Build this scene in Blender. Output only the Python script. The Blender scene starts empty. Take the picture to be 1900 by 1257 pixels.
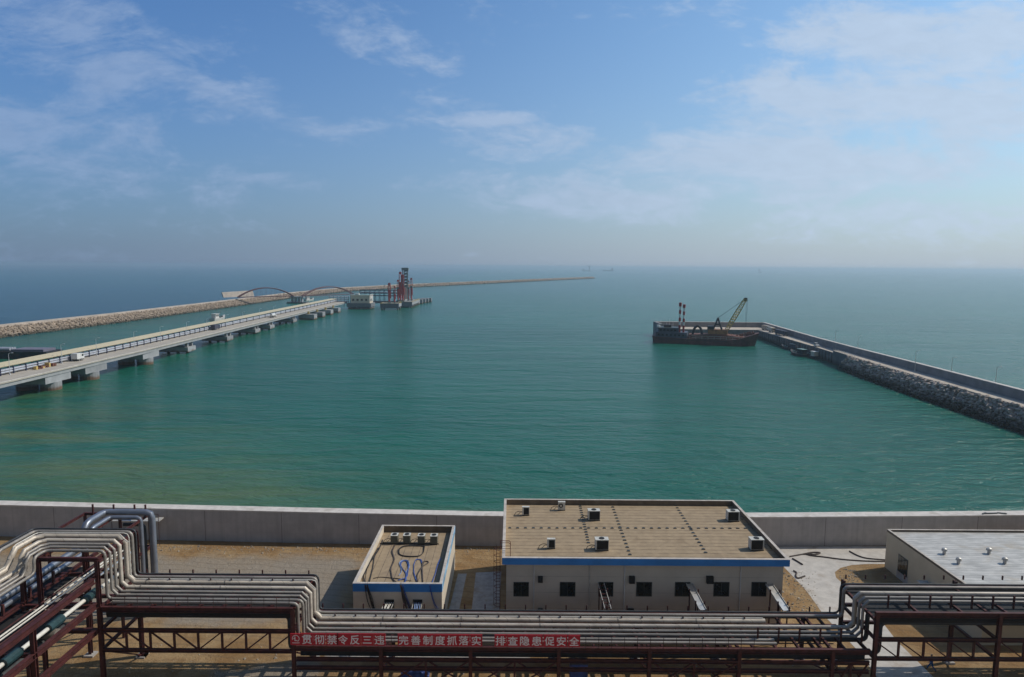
import bpy, bmesh, math, random
from mathutils import Vector, Matrix
R = math.radians
SC = bpy.context.scene
COL = SC.collection
RND = random.Random(7)

# ------------------------------------------------------------------ camera
CAM_H = 42.0                      # eye height above the plant yard (z = 0)
SEA = -5.0                        # sea level
F_PX, CX, CY, HZ, ROLL = 1230.0, 950.0, 628.5, 495.0, 0.007
PITCH = math.atan((CY - HZ) / F_PX)
_f = Vector((0, math.cos(PITCH), -math.sin(PITCH)))
_r0 = Vector((1, 0, 0))
_u0 = _r0.cross(_f)
_r = _r0 * math.cos(ROLL) + _u0 * math.sin(ROLL)
_u = -_r0 * math.sin(ROLL) + _u0 * math.cos(ROLL)
def ray(x, y): return _f + _r * ((x - CX) / F_PX) - _u * ((y - CY) / F_PX)
def at(x, y, z=0.0):              # survey: point of the level plane z seen at a photo pixel
    d = ray(x, y); t = (z - CAM_H) / d.z
    return Vector((d.x * t, d.y * t, z))
def aty(x, y, Y):                 # survey: point of the upright plane Y = const
    d = ray(x, y); t = Y / d.y
    return Vector((d.x * t, Y, CAM_H + d.z * t))

cam = bpy.data.cameras.new("camera")
cam.sensor_fit = 'HORIZONTAL'; cam.sensor_width = 36.0
cam.lens = 36.0 * F_PX / 1900.0
cam.clip_start = 0.5; cam.clip_end = 60000
cam_o = bpy.data.objects.new("camera", cam); COL.objects.link(cam_o)
_m = Matrix((_r, _u, -_f)).transposed().to_4x4(); _m.translation = Vector((0, 0, CAM_H))
cam_o.matrix_world = _m
SC.camera = cam_o

# ------------------------------------------------------------------ light
SUN_EL = R(45.0)
SUN_AZ = math.atan2(0.965, 0.262)           # from +Y towards +X
sun = bpy.data.lights.new("sun", 'SUN'); sun.energy = 2.9; sun.angle = R(0.5); sun.color = (1, 0.94, 0.84)
sun_o = bpy.data.objects.new("sun", sun); COL.objects.link(sun_o)
_sd = Vector((math.sin(SUN_AZ) * math.cos(SUN_EL), math.cos(SUN_AZ) * math.cos(SUN_EL), math.sin(SUN_EL)))
sun_o.rotation_euler = _sd.to_track_quat('Z', 'Y').to_euler(); sun_o.location = _sd * 300

SC.view_settings.view_transform = 'Standard'; SC.view_settings.look = 'None'
SC.view_settings.exposure = 0.0; SC.view_settings.gamma = 1.0
SC.cycles.max_bounces = 6; SC.cycles.diffuse_bounces = 2; SC.cycles.glossy_bounces = 2
SC.cycles.transmission_bounces = 2; SC.cycles.volume_bounces = 1; SC.cycles.transparent_max_bounces = 6
SC.cycles.use_denoising = True
try: SC.cycles.denoiser = 'OPENIMAGEDENOISE'
except Exception: pass

# ------------------------------------------------------------------ node helper
class NT:
    def __init__(s, tree): s.t = tree; s.n = tree.nodes; s.l = tree.links
    def node(s, typ, **kw):
        n = s.n.new(typ)
        for k, v in kw.items():
            if hasattr(n, k): setattr(n, k, v)
        return n
    def put(s, sock, v):
        if isinstance(v, bpy.types.NodeSocket): s.l.new(v, sock)
        elif isinstance(v, (tuple, list)) and len(v) == 3 and sock.type == 'RGBA': sock.default_value = (*v, 1)
        else: sock.default_value = v
    def math(s, op, a, b=None, c=None, clamp=False):
        n = s.node('ShaderNodeMath', operation=op, use_clamp=clamp)
        for i, v in enumerate((a, b, c)):
            if v is not None: s.put(n.inputs[i], v)
        return n.outputs[0]
    def mix(s, f, a, b, blend='MIX'):
        n = s.node('ShaderNodeMix', data_type='RGBA', blend_type=blend)
        s.put(n.inputs[0], f); s.put(n.inputs[6], a); s.put(n.inputs[7], b)
        return n.outputs[2]
    def ramp(s, f, lo, hi):                     # smooth step
        n = s.node('ShaderNodeMapRange', interpolation_type='SMOOTHSTEP')
        s.put(n.inputs[0], f); n.inputs[1].default_value = lo; n.inputs[2].default_value = hi
        return n.outputs[0]
    def noise(s, vec, scale, detail=4, rough=0.55, dist=0.0):
        n = s.node('ShaderNodeTexNoise')
        if vec is not None: s.l.new(vec, n.inputs['Vector'])
        n.inputs['Scale'].default_value = scale; n.inputs['Detail'].default_value = detail
        n.inputs['Roughness'].default_value = rough; n.inputs['Distortion'].default_value = dist
        return n.outputs[0]
    def mapping(s, vec, loc=(0, 0, 0), rot=(0, 0, 0), scale=(1, 1, 1), typ='POINT'):
        n = s.node('ShaderNodeMapping', vector_type=typ)
        s.l.new(vec, n.inputs[0]); n.inputs[1].default_value = loc
        n.inputs[2].default_value = rot; n.inputs[3].default_value = scale
        return n.outputs[0]
    def sep(s, vec):
        n = s.node('ShaderNodeSeparateXYZ'); s.l.new(vec, n.inputs[0]); return n.outputs
    def comb(s, x, y, z=0.0):
        n = s.node('ShaderNodeCombineXYZ')
        s.put(n.inputs[0], x); s.put(n.inputs[1], y); s.put(n.inputs[2], z); return n.outputs[0]

# ------------------------------------------------------------------ sky
world = bpy.data.worlds.new("World"); SC.world = world; world.use_nodes = True
w = NT(world.node_tree); w.n.clear()
sky = w.node('ShaderNodeTexSky', sky_type='NISHITA')
sky.sun_disc = False; sky.sun_elevation = SUN_EL; sky.sun_rotation = SUN_AZ
sky.altitude = 30; sky.air_density = 1.0; sky.dust_density = 1.2; sky.ozone_density = 1.6
_dir = w.node('ShaderNodeTexCoord').outputs['Generated']
_x, _y, _z = w.sep(_dir)
_yp = w.math('MAXIMUM', _y, 0.08)
_U = w.math('DIVIDE', _x, _yp); _V = w.math('DIVIDE', _z, _yp)
_pl = w.comb(_U, _V, 0.0)
side = w.ramp(_x, -0.75, 0.7)                   # 0 away from the sun, 1 towards it
low = w.math('POWER', w.math('SUBTRACT', 1.0, w.math('MAXIMUM', _z, 0.0, clamp=True)), 4.6, clamp=True)
hazec = w.mix(side, (1.60, 2.30, 3.50), (4.6, 5.3, 6.2))
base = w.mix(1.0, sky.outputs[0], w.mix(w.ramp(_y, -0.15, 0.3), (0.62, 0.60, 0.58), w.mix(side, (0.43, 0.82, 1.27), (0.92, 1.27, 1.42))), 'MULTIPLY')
base = w.mix(w.math('MULTIPLY', low, 0.92), base, hazec)
# cloud banks, each a soft lobe of the sky dome (azimuth / elevation), broken up by noise
def lobe(px, py, hw, hh, ang, st):
    d = ray(px, py); u, v = d.x / d.y, d.z / d.y
    m = w.mapping(_pl, (u, v, 0), (0, 0, R(ang)), (hw / F_PX, hh / F_PX, 1), 'TEXTURE')
    g = w.node('ShaderNodeTexGradient', gradient_type='SPHERICAL'); w.l.new(m, g.inputs[0])
    return w.math('MULTIPLY', w.math('POWER', g.outputs[1], 0.55), st)
LOBES = [(150, 90, 330, 120, -16, .95), (420, 175, 190, 42, -16, .95), (480, 150, 90, 22, -22, .6), (240, 195, 80, 28, -22, .75),
         (60, 240, 300, 150, 0, .85), (230, 40, 120, 50, -20, .7), (690, 55, 180, 62, -20, .9), (770, 110, 100, 32, -10, .8), (620, 236, 150, 26, -3, .95),
         (905, 223, 95, 18, 2, .95), (1650, 62, 230, 76, 0, 1.6), (1870, 60, 220, 95, 0, 1.4), (1560, 190, 300, 88, 0, 1.6),
         (1850, 190, 280, 110, 0, 1.5), (1500, 310, 500, 90, 3, 1.4), (1020, 270, 220, 40, -3, .9), (1120, 372, 380, 55, -3, 1.05), (1700, 400, 440, 70, 0, .9),
         (170, 340, 340, 60, -5, .8), (440, 320, 240, 26, -8, .72), (820, 345, 200, 24, 0, .6), (860, 420, 200, 26, 0, .45), (250, 420, 320, 30, 0, .5)]
tot = None
for L in LOBES:
    o = lobe(*L); tot = o if tot is None else w.math('MAXIMUM', tot, o)
nz = w.mapping(_pl, (0.3, 0.1, 0), (0, 0, R(-9)), (1, 2.6, 1))
n1 = w.noise(nz, 4.6, 10, 0.64, 0.7)
n2 = w.noise(nz, 19.0, 6, 0.62, 0.5)
n3 = w.noise(nz, 60.0, 4, 0.6, 0.3)
nn = w.math('ADD', w.math('MULTIPLY', n1, 0.72), w.math('ADD', w.math('MULTIPLY', n2, 0.26), w.math('MULTIPLY', n3, 0.08)))
frame_front = w.ramp(_y, 0.1, 0.3)
dens = w.math('ADD', w.math('MULTIPLY', tot, 0.62), w.math('MULTIPLY', w.math('SUBTRACT', nn, 0.525), 3.0))
alpha = w.math('MULTIPLY', w.ramp(dens, 0.12, 0.80), frame_front)
alpha = w.math('MULTIPLY', alpha, w.mix(side, (0.62, 0.62, 0.62), (0.84, 0.84, 0.84)))
shade = w.math('ADD', 0.90, w.math('MULTIPLY', n2, 0.2))
cloudc = w.mix(1.0, w.mix(side, (2.7, 3.8, 5.9), (5.3, 6.4, 7.9)), w.comb(shade, shade, shade), 'MULTIPLY')
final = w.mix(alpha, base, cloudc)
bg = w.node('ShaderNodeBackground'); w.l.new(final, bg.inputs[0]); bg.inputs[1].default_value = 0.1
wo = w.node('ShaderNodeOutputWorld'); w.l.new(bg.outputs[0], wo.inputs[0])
world.cycles.sampling_method = 'MANUAL'; world.cycles.sample_map_resolution = 512

# ------------------------------------------------------------------ mesh helpers
class MB:
    """collects shapes and links them as ONE mesh object"""
    def __init__(s): s.v = []; s.f = []; s.mi = []; s.mcur = 0
    def add(s, vs, fs):
        b = len(s.v); s.v += [tuple(v) for v in vs]
        s.f += [tuple(i + b for i in f) for f in fs]; s.mi += [s.mcur] * len(fs)
        return s
    def box(s, x0, x1, y0, y1, z0, z1):
        return s.add([(x0,y0,z0),(x1,y0,z0),(x1,y1,z0),(x0,y1,z0),(x0,y0,z1),(x1,y0,z1),(x1,y1,z1),(x0,y1,z1)],
                     [(0,3,2,1),(4,5,6,7),(0,1,5,4),(1,2,6,5),(2,3,7,6),(3,0,4,7)])
    def prism(s, pts, z0, z1):
        n = len(pts)
        a = sum(pts[i][0]*pts[(i+1)%n][1]-pts[(i+1)%n][0]*pts[i][1] for i in range(n))
        if a < 0: pts = pts[::-1]
        return s.add([(p[0],p[1],z0) for p in pts]+[(p[0],p[1],z1) for p in pts],
                     [tuple(range(n))[::-1], tuple(range(n,2*n))]+[(i,(i+1)%n,n+(i+1)%n,n+i) for i in range(n)])
    def beam(s, a, b, wd, ht, roll_up=(0,0,1), kind='box'):
        """rectangular or I-section bar from a to b; wd sideways, ht along up"""
        a = Vector(a); b = Vector(b); d = (b - a).normalized(); up = Vector(roll_up)
        if abs(d.dot(up)) > 0.98: up = Vector((0, 1, 0))
        sd = d.cross(up).normalized(); up = sd.cross(d).normalized()
        def slab(w0, w1, h0, h1):
            vs = []
            for p in (a, b):
                for (i, j) in ((w0,h0),(w1,h0),(w1,h1),(w0,h1)): vs.append(p + sd*i + up*j)
            s.add(vs, [(0,1,2,3),(7,6,5,4),(0,4,5,1),(1,5,6,2),(2,6,7,3),(3,7,4,0)])
        if kind == 'box': slab(-wd/2, wd/2, -ht/2, ht/2)
        else:
            t = max(0.04, ht*0.10)
            slab(-wd/2, wd/2, ht/2-t, ht/2); slab(-wd/2, wd/2, -ht/2, -ht/2+t)
            slab(-wd*0.09, wd*0.09, -ht/2+t+0.001, ht/2-t-0.001)
        return s
    def tube(s, pts, r, n=8, cap=True, r_end=None):
        pts = [Vector(p) for p in pts]; m = len(pts)
        d0 = (pts[1]-pts[0]).normalized()
        ref = Vector((0,0,1)) if abs(d0.z) < 0.9 else Vector((0,1,0))
        u = d0.cross(ref).normalized(); vs = []
        for i, p in enumerate(pts):
            if i == 0: t = d0
            elif i == m-1: t = (pts[-1]-pts[-2]).normalized()
            else:
                t = ((pts[i]-pts[i-1]).normalized() + (pts[i+1]-pts[i]).normalized())
                t = t.normalized() if t.length > 1e-6 else (pts[i+1]-pts[i]).normalized()
            u = (u - t*u.dot(t)); u = u.normalized() if u.length > 1e-6 else t.orthogonal().normalized()
            v = t.cross(u)
            k = 1.0
            if 0 < i < m-1:
                c = (pts[i]-pts[i-1]).normalized().dot(t); k = 1/max(c, 0.6)
            rr = r if r_end is None else r + (r_end-r)*i/(m-1)
            for j in range(n):
                a = 2*math.pi*j/n
                vs.append(p + (u*math.cos(a) + v*math.sin(a))*rr*(k if False else 1))
        fs = []
        for i in range(m-1):
            for j in range(n):
                fs.append((i*n+j, i*n+(j+1)%n, (i+1)*n+(j+1)%n, (i+1)*n+j))
        if cap: fs.append(tuple(range(n))[::-1]); fs.append(tuple(range((m-1)*n, m*n)))
        return s.add(vs, fs)
    def cyl(s, c, r, h, n=16, r2=None):
        return s.tube([c, (c[0],c[1],c[2]+h)], r, n, True, r2)
    def build(s, name, mat, parent=None, smooth=False, loc=None):
        me = bpy.data.meshes.new(name); me.from_pydata(s.v, [], s.f)
        mats = mat if isinstance(mat, (list, tuple)) else [mat]
        for m in mats: me.materials.append(m)
        if len(mats) > 1: me.polygons.foreach_set('material_index', s.mi)
        if smooth: me.polygons.foreach_set('use_smooth', [len(p.vertices) <= 4 for p in me.polygons])
        if smooth: me.set_sharp_from_angle(angle=R(36))
        me.update()
        o = bpy.data.objects.new(name, me); COL.objects.link(o)
        if parent is not None: o.parent = parent
        if loc is not None: o.location = loc
        return o
def tag(o, label=None, cat=None, group=None, kind=None):
    if label: o['label'] = label
    if cat: o['category'] = cat
    if group: o['group'] = group
    if kind: o['kind'] = kind
    return o
def thing(name, label, cat, loc=(0,0,0), rz=0.0, group=None):
    o = bpy.data.objects.new(name, None); COL.objects.link(o)
    o.empty_display_size = 0.5; o.location = loc; o.rotation_euler = (0, 0, rz)
    return tag(o, label, cat, group)
def copy_tree(o, parent=None):
    c = o.copy(); COL.objects.link(c)
    if parent is not None: c.parent = parent
    for ch in [k for k in o.children]: copy_tree(ch, c)
    return c
def bend(pts, r, n=4):
    """round the corners of a polyline with radius r"""
    pts = [Vector(p) for p in pts]; out = [pts[0]]
    for i in range(1, len(pts)-1):
        p = pts[i]; a = pts[i-1]-p; b = pts[i+1]-p
        k = min(r, a.length*0.48, b.length*0.48)
        A = p + a.normalized()*k; B = p + b.normalized()*k
        for j in range(n+1):
            t = j/n; out.append(A*(1-t)**2 + p*2*t*(1-t) + B*t*t)
    out.append(pts[-1]); return out

# ------------------------------------------------------------------ materials
def mat(name, col, rough=0.7, metal=0.0, var=0.12, scale=3.0, bump=0.0, spec=0.4, streak=None, coord='Object', dirt=None, dirt_scale=0.6):
    m = bpy.data.materials.new(name); m.use_nodes = True; t = NT(m.node_tree)
    b = t.n['Principled BSDF']
    tc = t.node('ShaderNodeTexCoord').outputs[coord]
    if coord == 'Object':
        g = t.node('ShaderNodeNewGeometry').outputs['Position']; tc = g
    v = tc if streak is None else t.mapping(tc, scale=streak)
    n = t.noise(v, scale, 6, 0.6)
    lo = tuple(c*(1-var*2) for c in col); hi = tuple(min(1, c*(1+var*2)) for c in col)
    c = t.mix(t.ramp(n, 0.3, 0.7), lo, hi)
    if dirt is not None:
        d = t.noise(tc, dirt_scale, 7, 0.65, 0.5)
        c = t.mix(t.math('MULTIPLY', t.ramp(d, 0.52, 0.70), 0.75), c, dirt)
    t.l.new(c, b.inputs['Base Color'])
    b.inputs['Roughness'].default_value = rough; b.inputs['Metallic'].default_value = metal
    b.inputs['Specular IOR Level'].default_value = spec
    if bump > 0:
        bn = t.node('ShaderNodeBump'); bn.inputs['Strength'].default_value = 1.0; bn.inputs['Distance'].default_value = bump
        t.l.new(t.noise(v, scale*3, 5, 0.6), bn.inputs['Height']); t.l.new(bn.outputs[0], b.inputs['Normal'])
    return m
# ------------------------------------------------------------------ sea
def sea_material():
    m = bpy.data.materials.new("sea_water"); m.use_nodes = True; t = NT(m.node_tree)
    b = t.n['Principled BSDF']
    P = t.node('ShaderNodeNewGeometry').outputs['Position']
    x, y, z = t.sep(P)
    # water body colour: turbid green inshore, deeper blue outside the western mole
    big = t.noise(t.mapping(P, scale=(0.35, 1, 1)), 0.012, 6, 0.6, 0.6)
    mid = t.noise(t.mapping(P, scale=(0.25, 1, 1)), 0.05, 5, 0.6, 0.4)
    col = t.mix(t.ramp(big, 0.32, 0.68), (0.005, 0.106, 0.072), (0.010, 0.134, 0.090))
    col = t.mix(t.math('MULTIPLY', t.ramp(mid, 0.45, 0.75), 0.45), col, (0.004, 0.090, 0.062))
    out = t.math('SUBTRACT', t.math('MULTIPLY', y, -0.36), t.math('ADD', x, 60.0))
    outer = t.math('MULTIPLY', t.ramp(t.math('SUBTRACT', -300.0, x), 0.0, 40.0), 1.0)
    col = t.mix(outer, col, (0.003, 0.060, 0.088))
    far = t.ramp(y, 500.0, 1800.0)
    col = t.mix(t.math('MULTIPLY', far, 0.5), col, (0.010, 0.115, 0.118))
    # sand stirred up along the beach at the left
    near = t.math('SUBTRACT', 1.0, t.ramp(t.math('ADD', y, t.math('MULTIPLY', t.math('ADD', x, 40.0), 0.75)), 95.0, 195.0))
    sn = t.noise(t.mapping(P, rot=(0, 0, R(-12)), scale=(0.3, 1.4, 1)), 0.055, 6, 0.6, 0.8)
    sand = t.math('MULTIPLY', near, t.ramp(sn, 0.25, 0.75))
    col = t.mix(t.math('MULTIPLY', sand, 0.95), col, (0.105, 0.150, 0.050))
    # whitecaps, sparse, out in the open sea
    wc = t.noise(t.mapping(P, scale=(0.6, 1.3, 1)), 0.16, 3, 0.6)
    wc2 = t.noise(P, 0.9, 3, 0.6)
    foam = t.math('MULTIPLY', t.ramp(wc, 0.765, 0.80), t.ramp(wc2, 0.5, 0.62))
    # wash along the causeway rocks
    edge = t.math('SUBTRACT', 1.0, t.ramp(t.math('ABSOLUTE', t.math('SUBTRACT', x, t.math('ADD', 141.2, t.math('MULTIPLY', y, 0.0345)))), 0.2, 2.2))
    inr = t.math('MULTIPLY', t.ramp(y, 90.0, 100.0), t.math('SUBTRACT', 1.0, t.ramp(y, 290.0, 305.0)))
    foam = t.math('MAXIMUM', foam, t.math('MULTIPLY', t.math('MULTIPLY', edge, inr), t.ramp(t.noise(P, 0.55, 5, 0.7), 0.52, 0.66)))
    col = t.mix(foam, col, (0.6, 0.65, 0.65))
    t.l.new(col, b.inputs['Base Color'])
    b.inputs['Roughness'].default_value = 0.17; b.inputs['IOR'].default_value = 1.33; b.inputs['Specular IOR Level'].default_value = 0.26
    # waves
    a = t.noise(t.mapping(P, rot=(0, 0, R(6)), scale=(0.30, 1, 1)), 0.11, 3, 0.5, 0.4)
    c = t.noise(t.mapping(P, rot=(0, 0, R(-10)), scale=(0.45, 1, 1)), 0.36, 5, 0.62, 0.5)
    d = t.noise(t.mapping(P, rot=(0, 0, R(22)), scale=(0.7, 1, 1)), 1.3, 4, 0.6)
    gust = t.math('ADD', 0.55, t.math('MULTIPLY', t.noise(t.mapping(P, scale=(0.3, 1, 1)), 0.02, 4, 0.6), 0.9))
    h = t.math('ADD', t.math('MULTIPLY', a, 2.1), t.math('ADD', t.math('MULTIPLY', c, 1.15), t.math('MULTIPLY', d, 0.26)))
    h = t.math('MULTIPLY', h, gust)
    bn = t.node('ShaderNodeBump'); bn.inputs['Strength'].default_value = 1.0; bn.inputs['Distance'].default_value = 1.0
    t.l.new(h, bn.inputs['Height']); t.l.new(bn.outputs[0], b.inputs['Normal'])
    return m
mb = MB(); N = 96; RS = 23000.0
mb.v = [(0, 0, SEA)]
rings = [60, 200, 600, 2000, 7000, RS]
for rr in rings:
    for i in range(N):
        a = 2*math.pi*i/N; mb.v.append((rr*math.cos(a), rr*math.sin(a), SEA))
for i in range(N): mb.f.append((0, 1+i, 1+(i+1) % N))
for k in range(len(rings)-1):
    for i in range(N):
        mb.f.append((1+k*N+i, 1+(k+1)*N+i, 1+(k+1)*N+(i+1) % N, 1+k*N+(i+1) % N))
mb.mi = [0]*len(mb.f)
tag(mb.build('sea', sea_material()), kind='structure')

# sea air
hz = MB().box(-24000, 24000, -24000, 24000, SEA-1.0, 56.0)
hm = bpy.data.materials.new("sea_haze"); hm.use_nodes = True; hm.node_tree.nodes.clear(); _t = NT(hm.node_tree)
_pv = _t.node('ShaderNodeVolumePrincipled'); _pv.inputs['Color'].default_value = (0.66, 0.78, 0.88, 1)
_pv.inputs['Density'].default_value = 0.00014; _pv.inputs['Anisotropy'].default_value = 0.35
_ho = _t.node('ShaderNodeOutputMaterial'); _t.l.new(_pv.outputs[0], _ho.inputs['Volume'])
tag(hz.build('haze', hm), kind='stuff')
# ------------------------------------------------------------------ yard ground
def ground_material():
    m = bpy.data.materials.new("yard_dirt"); m.use_nodes = True; t = NT(m.node_tree); b = t.n['Principled BSDF']
    P = t.node('ShaderNodeNewGeometry').outputs['Position']; x, y, z = t.sep(P)
    n1 = t.noise(P, 0.16, 7, 0.62, 0.6); n2 = t.noise(P, 1.1, 6, 0.62, 0.4); n3 = t.noise(P, 9.0, 4, 0.65)
    col = t.mix(t.ramp(n1, 0.34, 0.66), (0.255, 0.148, 0.062), (0.385, 0.262, 0.135))
    col = t.mix(t.math('MULTIPLY', t.ramp(n2, 0.45, 0.7), 0.6), col, (0.26, 0.15, 0.068))
    col = t.mix(t.math('MULTIPLY', t.ramp(n1, 0.56, 0.72), 0.55), col, (0.21, 0.115, 0.045))
    # compacted grey gravel
    def patch(x0, x1, y0, y1, s=2.0):
        wob = t.math('MULTIPLY', t.math('SUBTRACT', t.noise(P, 0.22, 5, 0.6), 0.5), 9.0)
        a = t.math('MULTIPLY', t.ramp(t.math('ADD', x, wob), x0-s, x0+s), t.math('SUBTRACT', 1.0, t.ramp(t.math('ADD', x, wob), x1-s, x1+s)))
        c = t.math('MULTIPLY', t.ramp(t.math('ADD', y, wob), y0-s, y0+s), t.math('SUBTRACT', 1.0, t.ramp(t.math('ADD', y, wob), y1-s, y1+s)))
        return t.math('MULTIPLY', a, c)
    g = t.math('MAXIMUM', patch(-75, -21, 74, 92), patch(-30.5, -20, 52, 66, 1.2))
    gcol = t.mix(t.ramp(n3, 0.3, 0.7), (0.22, 0.185, 0.145), (0.37, 0.32, 0.255))
    gcol = t.mix(t.math('MULTIPLY', t.ramp(n1, 0.4, 0.62), 0.5), gcol, (0.29, 0.23, 0.165))
    col = t.mix(t.math('MULTIPLY', g, 0.92), col, gcol)
    # tyre tracks
    tr = t.node('ShaderNodeTexWave', wave_type='BANDS', bands_direction='Y'); t.l.new(t.mapping(P, rot=(0, 0, R(6))), tr.inputs[0])
    tr.inputs['Scale'].default_value = 0.22; tr.inputs['Distortion'].default_value = 5.0; tr.inputs['Detail'].default_value = 2; tr.inputs['Detail Scale'].default_value = 0.6
    col = t.mix(t.math('MULTIPLY', t.ramp(tr.outputs[1], 0.86, 1.0), 0.3), col, (0.15, 0.11, 0.07))
    vor = t.node('ShaderNodeTexVoronoi'); t.l.new(P, vor.inputs['Vector']); vor.inputs['Scale'].default_value = 4.2
    st = t.math('MULTIPLY', t.math('SUBTRACT', 1.0, t.ramp(vor.outputs[0], 0.10, 0.19)), t.ramp(t.noise(P, 0.4, 3), 0.46, 0.62))
    col = t.mix(t.math('MULTIPLY', st, 0.75), col, (0.36, 0.31, 0.25))
    t.l.new(col, b.inputs['Base Color']); b.inputs['Roughness'].default_value = 0.95; b.inputs['Specular IOR Level'].default_value = 0.15
    bn = t.node('ShaderNodeBump'); bn.inputs['Distance'].default_value = 0.35
    t.l.new(t.math('ADD', t.math('MULTIPLY', n2, 0.6), t.math('ADD', t.math('MULTIPLY', n3, 0.25), t.math('MULTIPLY', st, 0.2))), bn.inputs['Height'])
    t.l.new(bn.outputs[0], b.inputs['Normal'])
    return m
M = {}
M['dirt'] = ground_material()
M['road'] = mat('road_concrete', (0.50, 0.46, 0.41), 0.85, var=0.06, scale=0.8, bump=0.02, dirt=(0.36, 0.29, 0.22), dirt_scale=0.25)
M['slab'] = mat('paving_concrete', (0.38, 0.35, 0.32), 0.9, var=0.08, scale=1.2, bump=0.02, dirt=(0.28, 0.21, 0.14), dirt_scale=0.4)
tag(MB().prism([(-110, -20), (120, -20), (120, 98.6), (-110, 98.6)], -6.5, 0.0).build('ground', M['dirt']), kind='structure')
def sheet(name, pts, z, m, th=0.0):
    return tag(MB().prism([(p[0], p[1]) for p in pts], z-0.10, z).build(name, m), kind='structure')
def arc(c, r, a0, a1, n=12): return [(c[0]+r*math.cos(R(a0+(a1-a0)*i/n)), c[1]+r*math.sin(R(a0+(a1-a0)*i/n))) for i in range(n+1)]
road = [(34.0, 96.6), (70.0, 97.3), (70.0, 90.6)]
road += [tuple(at(px, py)[:2]) for px, py in ((1646, 1047), (1610, 1047), (1580, 1049), (1560, 1054), (1549, 1062), (1551, 1072), (1562, 1082), (1580, 1094), (1602, 1113), (1630, 1146), (1664, 1190), (1732, 1257))]
road += [tuple(at(1790, 1330)[:2]), tuple(at(1660, 1330)[:2])]
road += [tuple(at(px, py)[:2]) for px, py in ((1627, 1257), (1590, 1206), (1530, 1144), (1498, 1099), (1477, 1076), (1452, 1050), (1440, 1040))]
sheet('road', road, 0.02, M['road'])
sheet('pavement', [at(883, 1063), at(930, 1061), at(925, 1160), at(872, 1160)], 0.016, M['slab'])
sheet('pavement', [at(850, 1065), at(866, 1065), at(846, 1160), at(826, 1160)], 0.016, M['slab'])
sheet('pavement', [(-20.0, 66.6), (2.2, 66.6), (2.2, 67.9), (-20.0, 67.9)], 0.016, M['slab'])

# loose stones and rubble, nobody could count them
def pebble(mb, c, r):
    ph = RND.random()*6.28; vs = []
    for i, (th, k) in enumerate(((0, 1), (1, .85), (2, 1.1), (3, .8), (4, 1.05), (5, .9))):
        a = ph+th*math.pi/3; q = r*k*RND.uniform(.75, 1.2)
        vs.append((c[0]+q*math.cos(a), c[1]+q*math.sin(a), c[2]-r*0.3))
    for i in range(4):
        a = ph+.5+i*math.pi/2; q = r*RND.uniform(.4, .7)
        vs.append((c[0]+q*math.cos(a), c[1]+q*math.sin(a), c[2]+r*RND.uniform(.45, .85)))
    f = [(6, 7, 8, 9), (0, 1, 6), (1, 7, 6), (1, 2, 7), (2, 3, 7), (3, 8, 7), (3, 4, 8), (4, 9, 8), (4, 5, 9), (5, 0, 9), (0, 6, 9)]
    mb.add(vs, f)
M['stone'] = mat('yard_stone', (0.34, 0.29, 0.23), 0.95, var=0.18, scale=2.0)
mb = MB()
for i in range(2200):
    k = RND.random()
    if k < .45: c = (RND.uniform(-60, 33), 95.4 - abs(RND.gauss(0, 1.3)), 0)
    elif k < .62:
        t_ = RND.random(); p = Vector((47.5, 88, 0)); a = RND.uniform(2.2, 5.2); q = RND.gauss(5.0, .7); c = (51+q*math.cos(a)*1.0, 85+q*math.sin(a), 0)
    elif k < .8: p = at(RND.uniform(1450, 1530), RND.uniform(1060, 1145)); c = (p.x-abs(RND.gauss(0, 1.2))-.6, p.y, 0)
    else: c = (RND.uniform(-40, 50), RND.uniform(56, 70), 0)
    if 34 < c[0] < 50 and k > .8: continue
    pebble(mb, c, RND.uniform(.04, .13)*(1.9 if RND.random() < .08 else 1))
tag(mb.build('rubble', M['stone']), kind='stuff')

# ------------------------------------------------------------------ sea wall
def seawall_mat():
    m = mat('seawall_concrete', (0.43, 0.40, 0.385), 0.9, var=0.05, scale=0.5, bump=0.01)
    t = NT(m.node_tree); b = t.n['Principled BSDF']
    P = t.node('ShaderNodeNewGeometry').outputs['Position']; x, y, z = t.sep(P)
    src = b.inputs['Base Color'].links[0].from_socket
    st = t.noise(t.mapping(P, scale=(1.6, 1, 0.06)), 1.0, 5, 0.6)
    c = t.mix(t.math('MULTIPLY', t.ramp(st, 0.42, 0.72), 0.35), src, (0.28, 0.26, 0.245))
    j = t.math('FRACT', t.math('DIVIDE', t.math('ADD', x, 200.0), 11.8))
    jl = t.math('LESS_THAN', j, 0.006)
    c = t.mix(t.math('MULTIPLY', jl, 0.8), c, (0.07, 0.065, 0.06))
    k = t.math('FRACT', t.math('DIVIDE', t.math('ADD', x, 200.0), 2.95)); kz = t.math('FRACT', t.math('DIVIDE', z, 1.5))
    c = t.mix(t.math('MULTIPLY', t.math('MAXIMUM', t.math('LESS_THAN', k, 0.012), t.math('LESS_THAN', kz, 0.015)), 0.22), c, (0.12, 0.11, 0.105))
    t.l.new(c, b.inputs['Base Color'])
    return m
M['seawall'] = seawall_mat()
M['coping'] = mat('coping_concrete', (0.60, 0.55, 0.50), 0.85, var=0.06, scale=0.9, dirt=(0.42, 0.37, 0.31), dirt_scale=0.5)
wp = [(-110, 99.4, 5.05), (-78, 98.5, 5.04), (-54, 97.55, 5.0), (-28, 96.7, 4.9), (-4, 96.2, 4.75), (18, 96.3, 4.62), (42, 96.9, 4.62), (78, 98.0, 4.75), (120, 99.6, 4.8)]
t = thing('sea_wall', 'long grey concrete sea wall with pale top edge between yard and water', 'wall')
mb = MB(); cp = MB(); n = len(wp); TW = 1.75
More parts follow.
